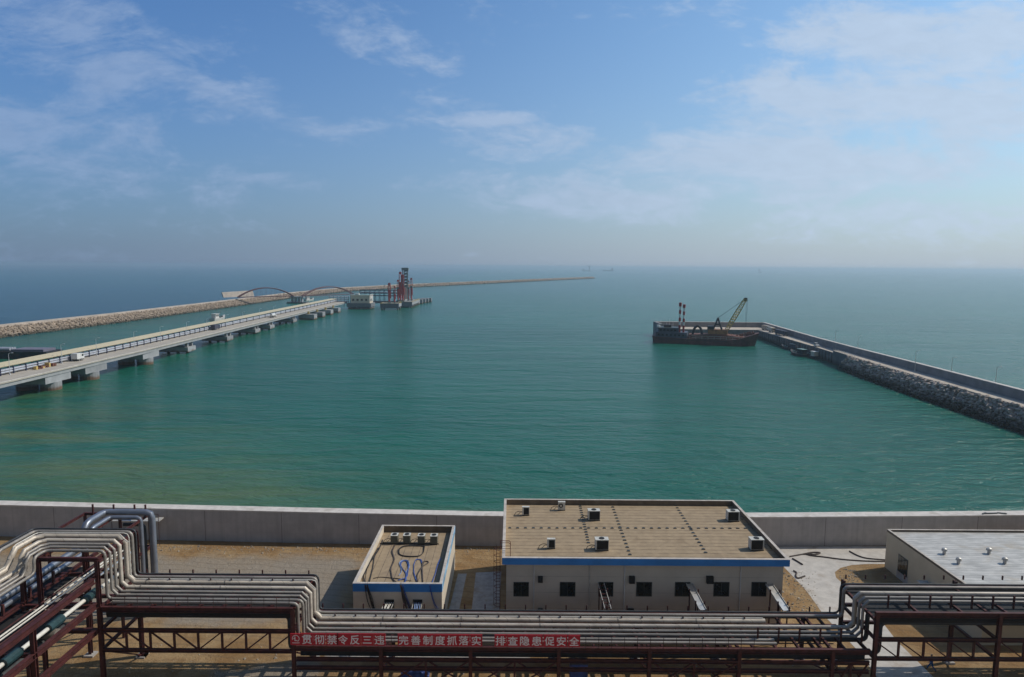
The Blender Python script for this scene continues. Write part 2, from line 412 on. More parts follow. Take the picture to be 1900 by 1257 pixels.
for (arr, y0, y1, z0, z1) in ((mb, 0, TW, -6, -0.18), (cp, -0.04, TW+.05, -0.18, 0.0)):
    vs = []
    for (x, y, h) in wp:
        zb = z0 if z0 < -1 else h+z0
        vs += [(x, y+y0, zb), (x, y+y1, zb), (x, y+y1, h+z1), (x, y+y0, h+z1)]
    fs = []
    for i in range(n-1):
        a, b_ = i*4, i*4+4
        fs += [(a, b_, b_+3, a+3), (a+3, b_+3, b_+2, a+2), (a+2, b_+2, b_+1, a+1), (a, a+1, b_+1, b_)]
    fs += [(0, 3, 2, 1), ((n-1)*4, (n-1)*4+1, (n-1)*4+2, (n-1)*4+3)]
    arr.add(vs, fs)
mb.build('wall', M['seawall'], t); cp.build('coping', M['coping'], t)

# ------------------------------------------------------------------ buildings
def lined(name, col, axis, step, wline, dark, rough=0.8, off=0.0, **kw):
    m = mat(name, col, rough, **kw); t = NT(m.node_tree); b = t.n['Principled BSDF']
    P = t.node('ShaderNodeNewGeometry').outputs['Position']; c = t.sep(P)[axis]
    src = b.inputs['Base Color'].links[0].from_socket
    fr = t.math('FRACT', t.math('DIVIDE', t.math('ADD', c, 200.0+off), step))
    ln = t.math('LESS_THAN', fr, wline/step)
    wob = t.ramp(t.noise(P, 0.9, 4), 0.35, 0.6)
    t.l.new(t.mix(t.math('MULTIPLY', ln, t.math('ADD', 0.35, t.math('MULTIPLY', wob, 0.6))), src, dark), b.inputs['Base Color'])
    return m
M['roof_tan'] = lined('roof_felt_tan', (0.345, 0.255, 0.158), 1, 0.98, 0.13, (0.125, 0.085, 0.05), 0.9, var=0.06, scale=1.2, dirt=(0.26, 0.185, 0.11), dirt_scale=0.35)
M['roof_tan_x'] = lined('roof_felt_tan_lengthwise', (0.345, 0.255, 0.158), 0, 0.98, 0.08, (0.13, 0.095, 0.065), 0.9, var=0.06, scale=1.2, dirt=(0.25, 0.185, 0.125), dirt_scale=0.4)
M['wall_beige'] = lined('wall_panel_beige', (0.56, 0.48, 0.385), 2, 1.9, 0.04, (0.34, 0.28, 0.22), 0.75, var=0.03, scale=0.4)
M['wall_olive'] = mat('wall_panel_olive', (0.54, 0.46, 0.32), 0.75, var=0.03, scale=0.4)
M['wall_cream'] = mat('wall_panel_cream', (0.68, 0.59, 0.47), 0.75, var=0.03, scale=0.4)
M['blue'] = mat('blue_cladding', (0.040, 0.225, 0.56), 0.55, var=0.06, scale=0.5)
M['paleblue'] = mat('pale_blue_cladding', (0.28, 0.48, 0.68), 0.6, var=0.25, scale=0.5, streak=(1, 0.6, 2))
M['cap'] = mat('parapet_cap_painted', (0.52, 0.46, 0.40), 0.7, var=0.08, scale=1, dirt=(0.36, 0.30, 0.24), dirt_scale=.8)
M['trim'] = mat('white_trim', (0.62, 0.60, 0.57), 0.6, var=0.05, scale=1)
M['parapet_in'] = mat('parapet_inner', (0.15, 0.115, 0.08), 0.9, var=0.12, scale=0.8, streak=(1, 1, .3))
M['glass'] = mat('dark_glass', (0.012, 0.018, 0.018), 0.12, var=0.2, scale=0.7, spec=0.5)
M['frame'] = mat('window_frame_dark', (0.05, 0.055, 0.05), 0.5)
M['black'] = mat('black_grille', (0.010, 0.010, 0.010), 0.7)
M['ac_white'] = mat('painted_casing', (0.58, 0.56, 0.50), 0.5, var=0.05, scale=2, dirt=(0.40, 0.36, 0.28), dirt_scale=1.5)
M['ac_side'] = mat('painted_casing_olive', (0.135, 0.13, 0.095), 0.5, var=0.08, scale=2)
M['rust'] = mat('rusty_steel', (0.13, 0.035, 0.025), 0.8, var=0.2, scale=2.5)
M['alu'] = mat('aluminium', (0.60, 0.58, 0.55), 0.42, 0.75, var=0.08, scale=1.5)
M['galv'] = mat('galvanised_steel', (0.52, 0.50, 0.46), 0.5, 0.3, var=0.1, scale=2)

def building(name, label, x0, x1, y0, y1, h, par, wallm, roofm, band=None, bandh=0.75, over=0.0, capm=None, pth=0.28):
    t = thing(name, label, 'building', (x0, y0, 0))
    def L(mb, nm, m): return mb.build(nm, m, t, loc=None)
    X, Y = x1-x0, y1-y0
    mb = MB().box(over, X-over, over, Y-over, -0.3, h-bandh); L(mb, 'wall', wallm)
    L(MB().box(pth, X-pth, pth, Y-pth, h-bandh+0.002, h-par), 'roof', roofm)
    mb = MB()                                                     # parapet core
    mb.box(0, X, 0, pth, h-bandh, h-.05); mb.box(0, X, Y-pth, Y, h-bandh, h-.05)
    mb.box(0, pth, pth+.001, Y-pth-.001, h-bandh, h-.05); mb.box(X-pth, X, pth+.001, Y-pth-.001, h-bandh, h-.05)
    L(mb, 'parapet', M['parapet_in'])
    mb = MB()
    mb.box(-.03, X+.03, -.03, pth+.03, h-.05, h); mb.box(-.03, X+.03, Y-pth-.03, Y+.03, h-.05, h)
    mb.box(-.03, pth+.03, pth+.031, Y-pth-.031, h-.05, h); mb.box(X-pth-.03, X+.03, pth+.031, Y-pth-.031, h-.05, h)
    L(mb, 'parapet_cap', capm or M['cap'])
    return t, X, Y
def ac_unit(kind):
    """condensing unit on two rails; origin at its base centre, front towards -Y"""
    if kind == 'top':   W, D, Hh = 1.55, 0.95, 1.35
    elif kind == 'cube': W, D, Hh = 0.92, 0.95, 1.15
    else:               W, D, Hh = 0.95, 0.42, 1.20
    t = thing('air_conditioner', None, 'air conditioner')
    f = 0.16
    fr = MB().box(-W/2, W/2, -D/2, -D/2+.1, 0, f).box(-W/2, W/2, D/2-.1, D/2, 0, f); fr.build('base_rail', M['black'], t)
    MB().box(-W/2, W/2, -D/2, D/2, f, Hh).build('casing', M['ac_side'] if kind == 'cube' else M['ac_white'], t)
    MB().box(-W/2-.02, W/2+.02, -D/2-.02, D/2+.02, Hh, Hh+.06).build('top_cover', M['ac_white'], t)
    if kind in ('top', 'cube'):
        MB().cyl((0, 0, Hh+.061), min(W, D)*.34, .05, 20).build('fan', M['black'], t)
        mb = MB()
        if kind == 'top': mb.box(-W/2+.16, W/2-.05, -D/2-.02, -D/2-.002, f+.05, Hh-.05).build('grille', M['black'], t)
        else:
            for i in range(7): mb.box(-W/2+.05, W/2-.05, -D/2-.015, -D/2-.002, f+.08+i*.13, f+.11+i*.13)
            mb.build('grille', M['frame'], t)
    elif kind == 'side':
        MB().box(-W/2+.2, W/2-.07, -D/2-.02, -D/2-.002, f+.05, Hh-.06).build('grille', M['black'], t)
    else:
        fan = MB().tube([(-.12, -D/2-.03, .75), (-.12, -D/2-.002, .75)], .3, 20).build('fan', M['black'], t)
        MB().tube([(-.12, -D/2-.045, .75), (-.12, -D/2-.031, .75)], .16, 16).build('fan_hub', M['galv'], fan)
    sgn = -1
    p = MB()
    p.tube(bend([(-W/2, 0, .55), (-W/2-.45, 0, .62), (-W/2-.9, -.05, .45), (-W/2-1.05, -.05, 0.03)], .3), .035, 6)
    p.tube(bend([(-W/2, .1, .4), (-W/2-.3, .12, .42), (-W/2-.55, .1, .03), (-W/2-1.2, .15, .03)], .2), .03, 6)
    p.build('refrigerant_pipe', M['black'], t)
    return t

# --- the long substation building in the middle
LBH, LBX0, LBX1, LBY0, LBY1 = 9.5, -0.91, 31.35, 71.35, 90.4
big, X, Y = building('large_building', 'wide beige building with tan roof and blue front band, in front of the sea wall', LBX0, LBX1, LBY0, LBY1, LBH, 0.8, M['wall_beige'], M['roof_tan'], over=0.45)
bandb = MB().box(-.004, X+.004, -.06, -.003, LBH-.80, LBH-.052).box(X+.003, X+.06, -.003, Y, LBH-.80, LBH-.052)
bandb.build('fascia', M['blue'], big)
MB().box(-.05, -.003, 0, Y, LBH-.80, LBH-.052).build('fascia', M['trim'], big)
MB().box(pth_ := .28+.002, .30, .29, Y-.29, LBH-.79, LBH-.06).build('sunlit_parapet_face', M['wall_cream'], big)  # left inner face coloured paler, as the sun falls on it
YW = LBY0+.45
def wall_px(px, py): p = aty(px, py, YW); return p.x-LBX0, p.z
for (xa, xb) in ((173, 266), (455, 548), (690, 778), (920, 1013), (1155, 1245), (1390, 1482), (1620, 1708)):
    x0_, zt = wall_px(900+xa/3.276, 900+590/3.276); x1_, zb = wall_px(900+xb/3.276, 900+678/3.276)
    fr = MB(); w_ = .07; yf = .45
    fr.box(x0_, x1_, yf-.05, yf-.003, zt-w_, zt); fr.box(x0_, x1_, yf-.05, yf-.003, zb, zb+w_)
    fr.box(x0_, x0_+w_, yf-.05, yf-.003, zb+w_+.001, zt-w_-.001); fr.box(x1_-w_, x1_, yf-.05, yf-.003, zb+w_+.001, zt-w_-.001)
    fr.box((x0_+x1_)/2-.025, (x0_+x1_)/2+.025, yf-.045, yf-.003, zb+w_+.001, zt-w_-.001)
    f_ = fr.build('window', M['frame'], big)
    MB().box(x0_+w_+.002, x1_-w_-.002, yf-.02, yf-.004, zb+w_+.002, zt-w_-.002).build('pane', M['glass'], f_)
for (xa, xb, ya, yb) in ((322, 350, 553, 588), (875, 908, 552, 594), (1345, 1384, 552, 595), (322, 350, 750, 772), (866, 902, 750, 775)):
    x0_, zt = wall_px(900+xa/3.276, 900+ya/3.276); x1_, zb = wall_px(900+xb/3.276, 900+yb/3.276)
    v = MB().box(x0_, x1_, .12, .447, zb, zt).build('ventilator_hood', M['black'], big)
for xa, r_ in ((298, .06), (850, .06), (1556, .06), (637, .035)):
    x0_, zt = wall_px(900+xa/3.276, 900+480/3.276)
    MB().tube([(x0_, .37, 0), (x0_, .37, LBH-.85)], r_, 8).build('drainpipe', M['trim'] if r_ > .05 else M['galv'], big)
for (xa, xb, za, zb) in ((24.2, 25.6, 0, 2.3), (9.6, 11.0, 0, 2.3)):
    MB().box(xa, xb, .40, .447, za, zb).build('door', M['frame'], big)
# roof clips: one row across, three rows front to back
clip = None; RZ = LBH-.8
def clip_at(x, y):
    global clip
    if clip is None:
        clip = MB().prism([(-.20, -.13), (.20, -.13), (.12, .15), (-.12, .15)], 0, .14).build('roof_clip', M['frame'], big); o = clip
    else:
        o = clip.copy(); COL.objects.link(o); o.parent = big
    o.location = (x, y, RZ+.002)
pr0 = at(900+150/3.276, 900+265/3.276, RZ); pr1 = at(900+1630/3.276, 900+268/3.276, RZ)
for i in range(32): clip_at(pr0.x+(pr1.x-pr0.x)*i/31-LBX0, (pr0.y+(pr1.y-pr0.y)*i/31)-LBY0)
for (a, b_) in (((575, 120), (628, 355)), ((770, 122), (880, 428)), ((1158, 128), (1340, 415))):
    p0 = at(900+a[0]/3.276, 900+a[1]/3.276, RZ); p1 = at(900+b_[0]/3.276, 900+b_[1]/3.276, RZ)
    for i in range(17):
        q = p0.lerp(p1, i/16); clip_at(q.x-LBX0, q.y-LBY0)
# caged roof ladder on the left end
lad = MB(); lx, ly = -.35, 1.5; ft = .035
lad.tube([(-.28, ly, .2), (-.28, ly, LBH+1.0)], .03, 6); lad.tube([(-.28, ly+.5, .2), (-.28, ly+.5, LBH+1.0)], .03, 6)
for i in range(30): lad.tube([(-.28, ly, .5+i*.3), (-.28, ly+.5, .5+i*.3)], .018, 5)
lad.build('roof_ladder', M['rust'], big)
cg = MB()
for i in range(10):
    z_ = 3.0+i*.75
    cg.tube([(-.28, ly-.1, z_), (-.7, ly-.12, z_), (-1.0, ly+.25, z_), (-.7, ly+.62, z_), (-.28, ly+.6, z_)], .028, 5)
for (a_, b_) in ((-.7, -.12), (-1.0, .25), (-.7, .62)): cg.tube([(a_, ly+b_, 3.0), (a_, ly+b_, LBH+.6)], .022, 5)
cg.build('ladder_cage', M['rust'], big)
hr = MB()
for dy in (-.05, .55):
    hr.tube(bend([(-.28, ly+dy, LBH+.9), (-.28, ly+dy, LBH+1.1), (.9, ly+dy, LBH+1.1), (.9, ly+dy, LBH-.75)], .25), .035, 6)
    hr.tube([(-.28, ly+dy, LBH+.45), (.9, ly+dy, LBH+.45)], .025, 5)
hr.build('handrail', M['rust'], big)
# condensing units on its roof
def put_ac(kind, px, py, z, label, grp, store={}):
    if kind not in store: store[kind] = ac_unit(kind); o = store[kind]
    else: o = copy_tree(store[kind])
    p = at(px, py, z); o.location = (p.x, p.y, z+.002); o['label'] = label; o['group'] = grp
    return o
G1 = 'air conditioners on the large tan roof'
put_ac('side', 975.5, 957, RZ, 'narrow cream condenser with dark front at the far left corner of the large tan roof', G1)
put_ac('fan', 1042, 947.5, RZ, 'pale condenser with round fan facing forward beside the rear parapet', G1)
put_ac('side', 1022.5, 1018.5, RZ, 'narrow cream condenser with dark front, nearest the roof ladder', G1)
put_ac('top', 1101.5, 965, RZ, 'wide top-fan condenser, rear one between the left rows of roof clips', G1)
put_ac('top', 1116, 1020.5, RZ, 'wide top-fan condenser, front one between the left rows of roof clips', G1)
o = put_ac('top', 1359, 966.5, RZ, 'wide condenser with top fan by the right parapet, the farther of two', G1); o.scale = (-1, 1, 1)
o = put_ac('top', 1402.5, 1020, RZ, 'wide condenser with top fan by the right parapet, the nearer of two', G1); o.scale = (-1, 1, 1)

# --- the small building with the cable-strewn roof
SBH, SBX0, SBX1, SBY0, SBY1 = 6.1, -17.9, -7.78, 71.9, 89.0
small, X, Y = building('small_building', 'narrow beige building with blue front band and loose cables across its roof', SBX0, SBX1, SBY0, SBY1, SBH, 0.9, M['wall_cream'], M['roof_tan_x'], over=0.0, bandh=.95)
MB().box(-.004, X+.004, -.06, -.003, SBH-.98, SBH-.052).build('fascia', M['blue'], small)
MB().box(X+.003, X+.05, 0, Y, SBH-.98, SBH-.052).build('fascia', M['paleblue'], small)
MB().box(.282, .30, .29, Y-.29, SBH-.89, SBH-.06).build('sunlit_parapet_face', M['wall_cream'], small)  # sunlit left inner face, its brightness put into the colour
for (xa, xb) in ((510, 637), (880, 1002)):
    p0 = aty(640+xa/6.98, 960+1065/6.98, SBY0); p1 = aty(640+xb/6.98, 960+1120/6.98, SBY0)
    MB().box(p0.x-SBX0, p1.x-SBX0, -.04, -.003, p1.z-.5, p0.z).build('cable_opening', M['black'], small)
G2 = 'air conditioners on the small tan roof'; SZ = SBH-.9
for (a_, b_, lb) in ((645, 330, 'olive condenser with top fan, leftmost of four on the small roof'),
                     (806, 330, 'olive condenser with top fan, second from left on the small roof'),
                     (993, 335, 'olive condenser with top fan, third from left on the small roof'),
                     (1155, 338, 'olive condenser with top fan, rightmost of four on the small roof')):
    o = put_ac('cube', 640+a_/6.98, 960+b_/6.98+.5, SZ, lb, G2)
M['cab_black'] = mat('cable_black', (0.022, 0.018, 0.017), 0.6); M['cab_blue'] = mat('cable_blue', (0.05, 0.10, 0.33), 0.55)
M['cab_grey'] = mat('cable_brown', (0.075, 0.055, 0.045), 0.6); M['cab_pale'] = mat('cable_pale_blue', (0.22, 0.30, 0.48), 0.55)
def cable(label, pts, m, n, spread, r, over=True, z=SZ):
    mb = MB()
    for k in range(n):
        q = [at(640+a/6.98+RND.gauss(0, spread), 960+b/6.98+RND.gauss(0, spread*.6), z) for a, b in pts]
        q = [Vector((v.x, v.y, z+r+RND.uniform(0, .07))) for v in q]
        if over:
            e = q[-1]; q[-1] = Vector((e.x, SBY0+.5, z+.2)); q += [Vector((e.x, SBY0+.12, SBH+.06)), Vector((e.x+.02, SBY0-.12, SBH-.2)), Vector((e.x+RND.uniform(.2, .7), SBY0-.14, SBH-2.0)), Vector((e.x+RND.uniform(.7, 1.4), SBY0-.2, SBH-3.5))]
        mb.tube(bend(q, .6, 3), r, 5)
    return tag(mb.build('cable_bundle', m), label, 'cables', 'cable bundles on the small roof')
cable('thick black cable bundle lying crosswise in front of the condensers', [(455, 348), (700, 350), (950, 352), (1210, 352)], M['cab_black'], 7, .5, .05, False)
cable('oval loop of black cable behind the blue coils', [(1020, 380), (960, 378), (760, 378), (700, 420), (700, 490), (780, 515), (960, 515), (1020, 470), (1030, 380)], M['cab_black'], 6, .6, .045, False)
cable('brown cable bundle curving down the left middle of the roof to the front edge', [(650, 365), (610, 450), (640, 560), (590, 680), (610, 800), (760, 850)], M['cab_grey'], 6, .5, .045)
cable('tangled thin black cables along the left parapet', [(430, 400), (370, 520), (290, 650), (240, 780), (330, 840)], M['cab_black'], 6, 1.4, .025)
cable('straight dark cable run inside the left parapet', [(490, 300), (440, 420), (380, 520), (360, 660), (345, 840)], M['cab_black'], 4, .5, .03)
cable('looped blue cable coil, left one in the middle of the roof', [(690, 820), (800, 790), (830, 640), (800, 570), (740, 570), (715, 620), (760, 690), (800, 740), (790, 840)], M['cab_blue'], 4, .7, .03)
cable('pale blue cable coil between the blue coil and the brown loop', [(700, 760), (740, 700), (700, 600), (740, 560), (820, 560), (840, 640), (790, 720), (800, 830)], M['cab_pale'], 3, .8, .028, False)
cable('tall blue cable hairpin right of the coils', [(1000, 600), (980, 550), (920, 550), (890, 620), (890, 740), (930, 840)], M['cab_blue'], 4, .6, .03, False)
cable('brown cable loop near the right end of the blue coils', [(940, 840), (930, 760), (1000, 650), (1090, 590), (1060, 570), (1005, 590), (1000, 680), (1010, 840)], M['cab_grey'], 6, .5, .045, False)
cable('thin blue cables beside the right parapet', [(1240, 540), (1200, 620), (1170, 740), (1130, 840)], M['cab_blue'], 4, .6, .025)
cable('thin dark cable crossing the front of the roof', [(370, 800), (450, 775), (560, 790), (690, 800), (860, 830)], M['cab_black'], 3, .6, .02, False)

# --- the grey-roofed building at the right
RBH, RBX0, RBX1, RBY0, RBY1 = 5.6, 53.05, 84.0, 70.5, 90.0
M['roof_grey'] = lined('roof_metal_grey', (0.47, 0.45, 0.415), 1, 0.62, 0.08, (0.25, 0.235, 0.22), 0.55, var=0.11, scale=1.3, streak=(0.35, 1, 1), dirt=(0.40, 0.33, 0.24), dirt_scale=0.22, metal=0.1)
grey, X, Y = building('grey_roofed_building', 'low building with streaky grey metal roof, partly out of frame at the right', RBX0, RBX1, RBY0, RBY1, RBH, 0.3, M['wall_olive'], M['roof_grey'], over=0.0, bandh=.35, pth=.2)
for (ya, yb, za, zb) in ((14.2, 16.4, 1.0, 3.4),):
    f_ = MB().box(-.05, -.003, ya, yb, za, zb).build('window', M['frame'], grey)
    for i in range(3):
        y_ = ya+.08+i*(yb-ya-.1)/3
        MB().box(-.065, -.052, y_, y_+(yb-ya)/3-.1, za+.1, zb-.1).build('pane', M['glass'], f_)
MB().box(-1.3, -.003, 7.2, 10.2, 2.5, 2.62).build('awning', M['galv'], grey)
MB().box(-.05, -.003, 8.0, 9.6, 0.02, 2.3).build('door', M['frame'], grey)
MB().box(-.015, -.004, 14.0, 16.6, -0.0, 1.2).build('plinth', M['slab'], grey)
for i, (px, py) in enumerate(((1309, 452), (1601, 450), (1402, 515), (1704, 514))):
    p = at(1380+px/3.521, 900+py/3.521, RBH-.3)
    v = MB().cyl((0, 0, .002), .2, .45, 14).cyl((0, 0, .46), .36, .28, 14, .30).build('roof_ventilator', M['galv'], grey, loc=(p.x-RBX0, p.y-RBY0, RBH-.3))
    MB().cyl((0, 0, .745), .28, .10, 14, .1).build('ventilator_cap', M['galv'], v)
# ------------------------------------------------------------------ pipe racks
def seams(m, step, dark):
    t = NT(m.node_tree); b = t.n['Principled BSDF']; P = t.node('ShaderNodeNewGeometry').outputs['Position']; x, y, z = t.sep(P)
    src = b.inputs['Base Color'].links[0].from_socket
    ln = t.math('LESS_THAN', t.math('FRACT', t.math('DIVIDE', t.math('ADD', x, t.math('ADD', t.math('MULTIPLY', y, 1.37), 300.0)), step)), 0.035)
    blot = t.ramp(t.noise(t.mapping(P, scale=(.35, 1, 1)), 1.1, 5, .65), .45, .7)
    c = t.mix(t.math('MULTIPLY', ln, 0.6), src, dark); c = t.mix(t.math('MULTIPLY', blot, .35), c, dark)
    t.l.new(c, b.inputs['Base Color']); return m
M['red_steel'] = mat('red_oxide_steel', (0.070, 0.017, 0.015), 0.65, var=0.16, scale=1.6, dirt=(0.04, 0.014, 0.012), dirt_scale=0.8)
M['rail'] = mat('dark_railing', (0.06, 0.03, 0.028), 0.6)
M['pipe'] = mat('insulation_cladding', (0.56, 0.49, 0.405), 0.52, 0.22, var=0.07, scale=0.9, streak=(0.5, 2, 2), dirt=(0.42, 0.37, 0.31), dirt_scale=0.7)
M['pipe_dull'] = mat('insulation_cladding_dull', (0.31, 0.28, 0.245), 0.5, 0.3, var=0.08, scale=0.9, streak=(0.5, 2, 2))
seams(M['pipe'], 2.3, (.24, .20, .16)); seams(M['pipe_dull'], 1.7, (.15, .13, .115))
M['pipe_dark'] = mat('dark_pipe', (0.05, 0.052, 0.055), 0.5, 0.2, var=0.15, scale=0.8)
M['shade_black'] = mat('painted_shade_black', (0.016, 0.015, 0.016), 0.8)  # near-black that stands in for deep shade under the pipes
M['pipe_blue'] = mat('bare_bluish_cladding', (0.25, 0.27, 0.315), 0.40, 0.6, var=0.07, scale=0.8)
M['teal'] = mat('dark_teal_paint', (0.018, 0.05, 0.055), 0.5)
M['white_pipe'] = mat('white_painted_pipe', (0.72, 0.68, 0.60), 0.5, var=0.05)
YF, YB = 60.6, 67.2
def steel_part(t, nm, a, b, wd, ht, kind='I', m=None):
    return MB().beam(a, b, wd, ht, kind=kind).build(nm, m or M['red_steel'], t)
def rack(label, x0, x1, cols, z_top, z_mid, z_low, truss, posts, rail=None, post_h=.75, back=.25):
    t = thing('pipe_rack', label, 'pipe rack', (0, 0, 0))
    for x in cols:
        for y in (YF, YB):
            steel_part(t, 'column', (x, y, 0.0), (x, y, z_top-.05), .34, .34)
            MB().box(x-.45, x+.45, y-.45, y+.45, -.3, .18).build('footing', M['slab'], t)
        for z in (z_top-(.95 if back > .5 else .25), z_mid, z_low):
            steel_part(t, 'cross_beam', (x, YF+.18, z), (x, YB-.18, z), .22, .3)
        steel_part(t, 'brace', (x, YF+.2, z_low-.2), (x, YB-.25, .35), .14, .14, 'box')
    for y in (YF, YB):
        for z, h in ((z_top-(.25 if y == YF else back), .5), (z_mid, .34), (z_low, .32)):
            steel_part(t, 'longitudinal_beam', (x0, y-.001 if y == YF else y+.001, z), (x1, y, z), .30, h)
    n = max(2, round((x1-x0)/(4.1 if back > .5 else 2.2)))
    for i in range(1, n):
        x = x0+(x1-x0)*i/n
        if min(abs(x-c) for c in cols) < .4: continue
        steel_part(t, 'cross_beam', (x, YF+.16, z_top-.28), (x, 64.9 if back > .5 else YB-.16, z_top-.28), .20, .26)
    if truss:
        n = round((x1-x0)/2.45)
        for y in (YF, YB):
            for i in range(n):
                xa = x0+(x1-x0)*i/n; xb = x0+(x1-x0)*(i+1)/n
                if i: steel_part(t, 'truss_post', (xa, y, z_low+.16), (xa, y, z_mid-.17), .18, .18, 'box')
                up = (i >= n/2)
                a = (xa, y, z_low+.1 if up else z_mid-.1); b = (xb, y, z_mid-.1 if up else z_low+.1)
                steel_part(t, 'brace', a, b, .12, .12, 'box')
                if y == YB: steel_part(t, 'brace', (xa, y+.12, z_mid+.2 if up else z_top-1.3), (xb, y+.12, z_top-1.3 if up else z_mid+.2), .11, .11, 'box')
    for i in range(posts):
        x = x0+.6+(x1-x0-1.2)*i/(posts-1)
        steel_part(t, 'guide_post', (x, YB+.4, z_top-.1), (x, YB+.4, z_top+post_h), .12, .12, 'box')
    if rail:
        xa, xb = rail; n = round((xb-xa)/1.24)
        mb = MB()
        for z in (.55, 1.1): mb.tube([(xa, YF-.12, z_top+z), (xb, YF-.12, z_top+z)], .024, 5)
        mb.build('handrail', M['rail'], t)
        p0 = None
        for i in range(n+1):
            x = xa+(xb-xa)*i/n
            if p0 is None: p0 = MB().tube([(0, 0, 0), (0, 0, 1.1)], .028, 5).build('rail_post', M['rail'], t); o = p0
            else: o = p0.copy(); COL.objects.link(o); o.parent = t
            o.location = (x, YF-.12, z_top)
    if not (rail and rail[1] > 0): MB().box(x0+.3, x1-.3, YF+.25, 64.6 if rail and rail[1] > 0 else YB-.2, z_top-1.02, z_top-.92).build('shade_deck', M['shade_black'], t)  # solid deck added to block sunlight and darken gaps between pipes
    MB().box(x0+.3, x1-.3, YF+.3, YF+.36, z_top-1.25, z_top-.55).build('shade_band', M['shade_black'], t)  # black strip painted as the shadow band behind the front beam
    return t
r1 = rack('red steel pipe rack with long truss span, left of the slogan signs', -39.4, -20.9, [-20.95, -39.55], 9.22, 6.82, 4.78, True, 8, (-38.2, -21.2), .42)
MIDC = [-12.49, -3.81, 4.76, 13.54, 22.26, 31.3]
for z in (6.3, 5.8): MB().tube([(-39.2, 65.6, z), (-21.2, 65.6, z)], .07, 6).build('conduit', M['rail'], r1)
r2 = rack('low middle red steel pipe rack carrying the row of red slogan signs', -20.7, 34.9, MIDC, 5.40, 4.0, 3.1, False, 26, (-20.2, 23.6), .55)
for a, b_ in zip([-20.7]+MIDC, MIDC+[34.9]):
    if a in (-20.7, 4.76, 22.26): continue
    m_ = (a+b_)/2
    steel_part(r2, 'truss_post', (m_, YF, 1.2), (m_, YF, 3.8), .2, .2, 'box')
    for p, q in (((a+.2, YF, 1.3), (m_-.1, YF, 3.9)), ((a+.2, YF, 3.9), (m_-.1, YF, 1.3)), ((m_+.1, YF, 1.3), (b_-.2, YF, 3.9)), ((m_+.1, YF, 3.9), (b_-.2, YF, 1.3))):
        steel_part(r2, 'brace', (p[0], p[1]+(.08 if p[2] > 2 else -.08), p[2]), (q[0], q[1]+(.08 if q[2] < 2 else -.08), q[2]), .12, .12, 'box')
for z in (2.25, 1.75): MB().tube([(-20.7, YB-.4, z), (34.5, YB-.4, z)], .06, 6).build('conduit', M['rail'], r2)
r3 = rack('tall red steel pipe rack with truss bridging the concrete road, at the right edge', 35.2, 74.0, [35.35, 47.2, 59.2, 71.0], 9.22, 6.42, 4.46, True, 19, None, .35, .9)
for i in range(16):
    x = 37.0+i*2.05
    steel_part(r3, 'guide_post', (x, 61.75, 9.0), (x, 61.75, 10.35), .14, .14, 'box')
for i in range(6):
    x = 24.4+i*2.05
    steel_part(r2, 'guide_post', (x, 61.75, 5.3), (x, 61.75, 6.9), .14, .14, 'box')

# side rack running away from the camera at the left
XR = -39.75
r4 = thing('pipe_rack', 'red steel pipe rack running towards the camera at the left edge', 'pipe rack')
SY = (34.0, 43.0, 52.2, 60.2)
for y in SY:
    for x in (XR, -46.4, -51.2):
        if y == 60.2 and x == XR: continue
        steel_part(r4, 'column', (x, y, 0), (x, y, 11.7 if x == XR else 12.3), .36, .36)
    for z in (11.9, 9.4, 6.9):
        steel_part(r4, 'cross_beam', (-51.2, y-.02, z), (-46.4 if z > 11 else XR-.17, y-.02, z), .24, .34)
for z in (11.9, 9.4, 6.9):
    steel_part(r4, 'longitudinal_beam', (XR, 22, z), (XR, 60.4, z), .40, .52)
for z in (9.75,): steel_part(r4, 'longitudinal_beam', (-46.4, 22, z), (-46.4, 71.5, z), .3, .36)
for z in (12.25, 9.4): steel_part(r4, 'longitudinal_beam', (-51.2, 22, z), (-51.2, 60.2, z), .3, .4)
for y in (42.5, 45.5, 48.5, 51.5, 54.5, 57.5, 60.9, 64.2): steel_part(r4, 'guide_post', (-46.35, y, 9.9), (-46.35, y, 11.0), .22, .22, 'box')
for a, b_ in zip(SY, SY[1:]):
    steel_part(r4, 'brace', (-46.4, a, 6.9), (-46.4, b_, .4), .14, .14, 'box'); steel_part(r4, 'brace', (-51.2, b_, 6.9), (-51.2, a, .4), .14, .14, 'box')
MB().box(-46.2, -41.5, 22, 60.0, 9.0, 9.1).build('shade_deck', M['shade_black'], r4)  # dark floors added here to keep the sun out of the side rack
MB().box(-51.0, -46.6, 22, 70.0, 8.6, 8.7).build('shade_deck', M['shade_black'], r4)
MB().tube([(-42.6, 22, 7.5), (-42.6, 59.8, 7.5)], .5, 12).build('duct', M['pipe_dark'], r4)
# expansion-loop portal that lifts the bundle above the side rack
r5 = thing('pipe_loop_frame', 'red steel portal frame holding up the raised pipe loop', 'steel frame')
for x in (-39.6, -45.2, -50.4):
    for y in (60.75, 67.4):
        if x < -50 and y < 61: continue
        steel_part(r5, 'column', (x, y, 0), (x, y, 13.85), .34, .34)
    steel_part(r5, 'cross_beam', (x, 60.95, 13.85), (x, 67.2, 13.85), .26, .34)
for y in (60.75, 67.4):
    for z in (13.86, 9.1, 6.7): steel_part(r5, 'longitudinal_beam', (-45.3 if (z > 13 and y < 61) else -50.5, y, z), (-39.45, y, z), .28, .38)
for x in (-39.6, -45.2): MB().box(x-.5, x+.5, 66.9, 67.9, -.3, .18).build('footing', M['slab'], r5)
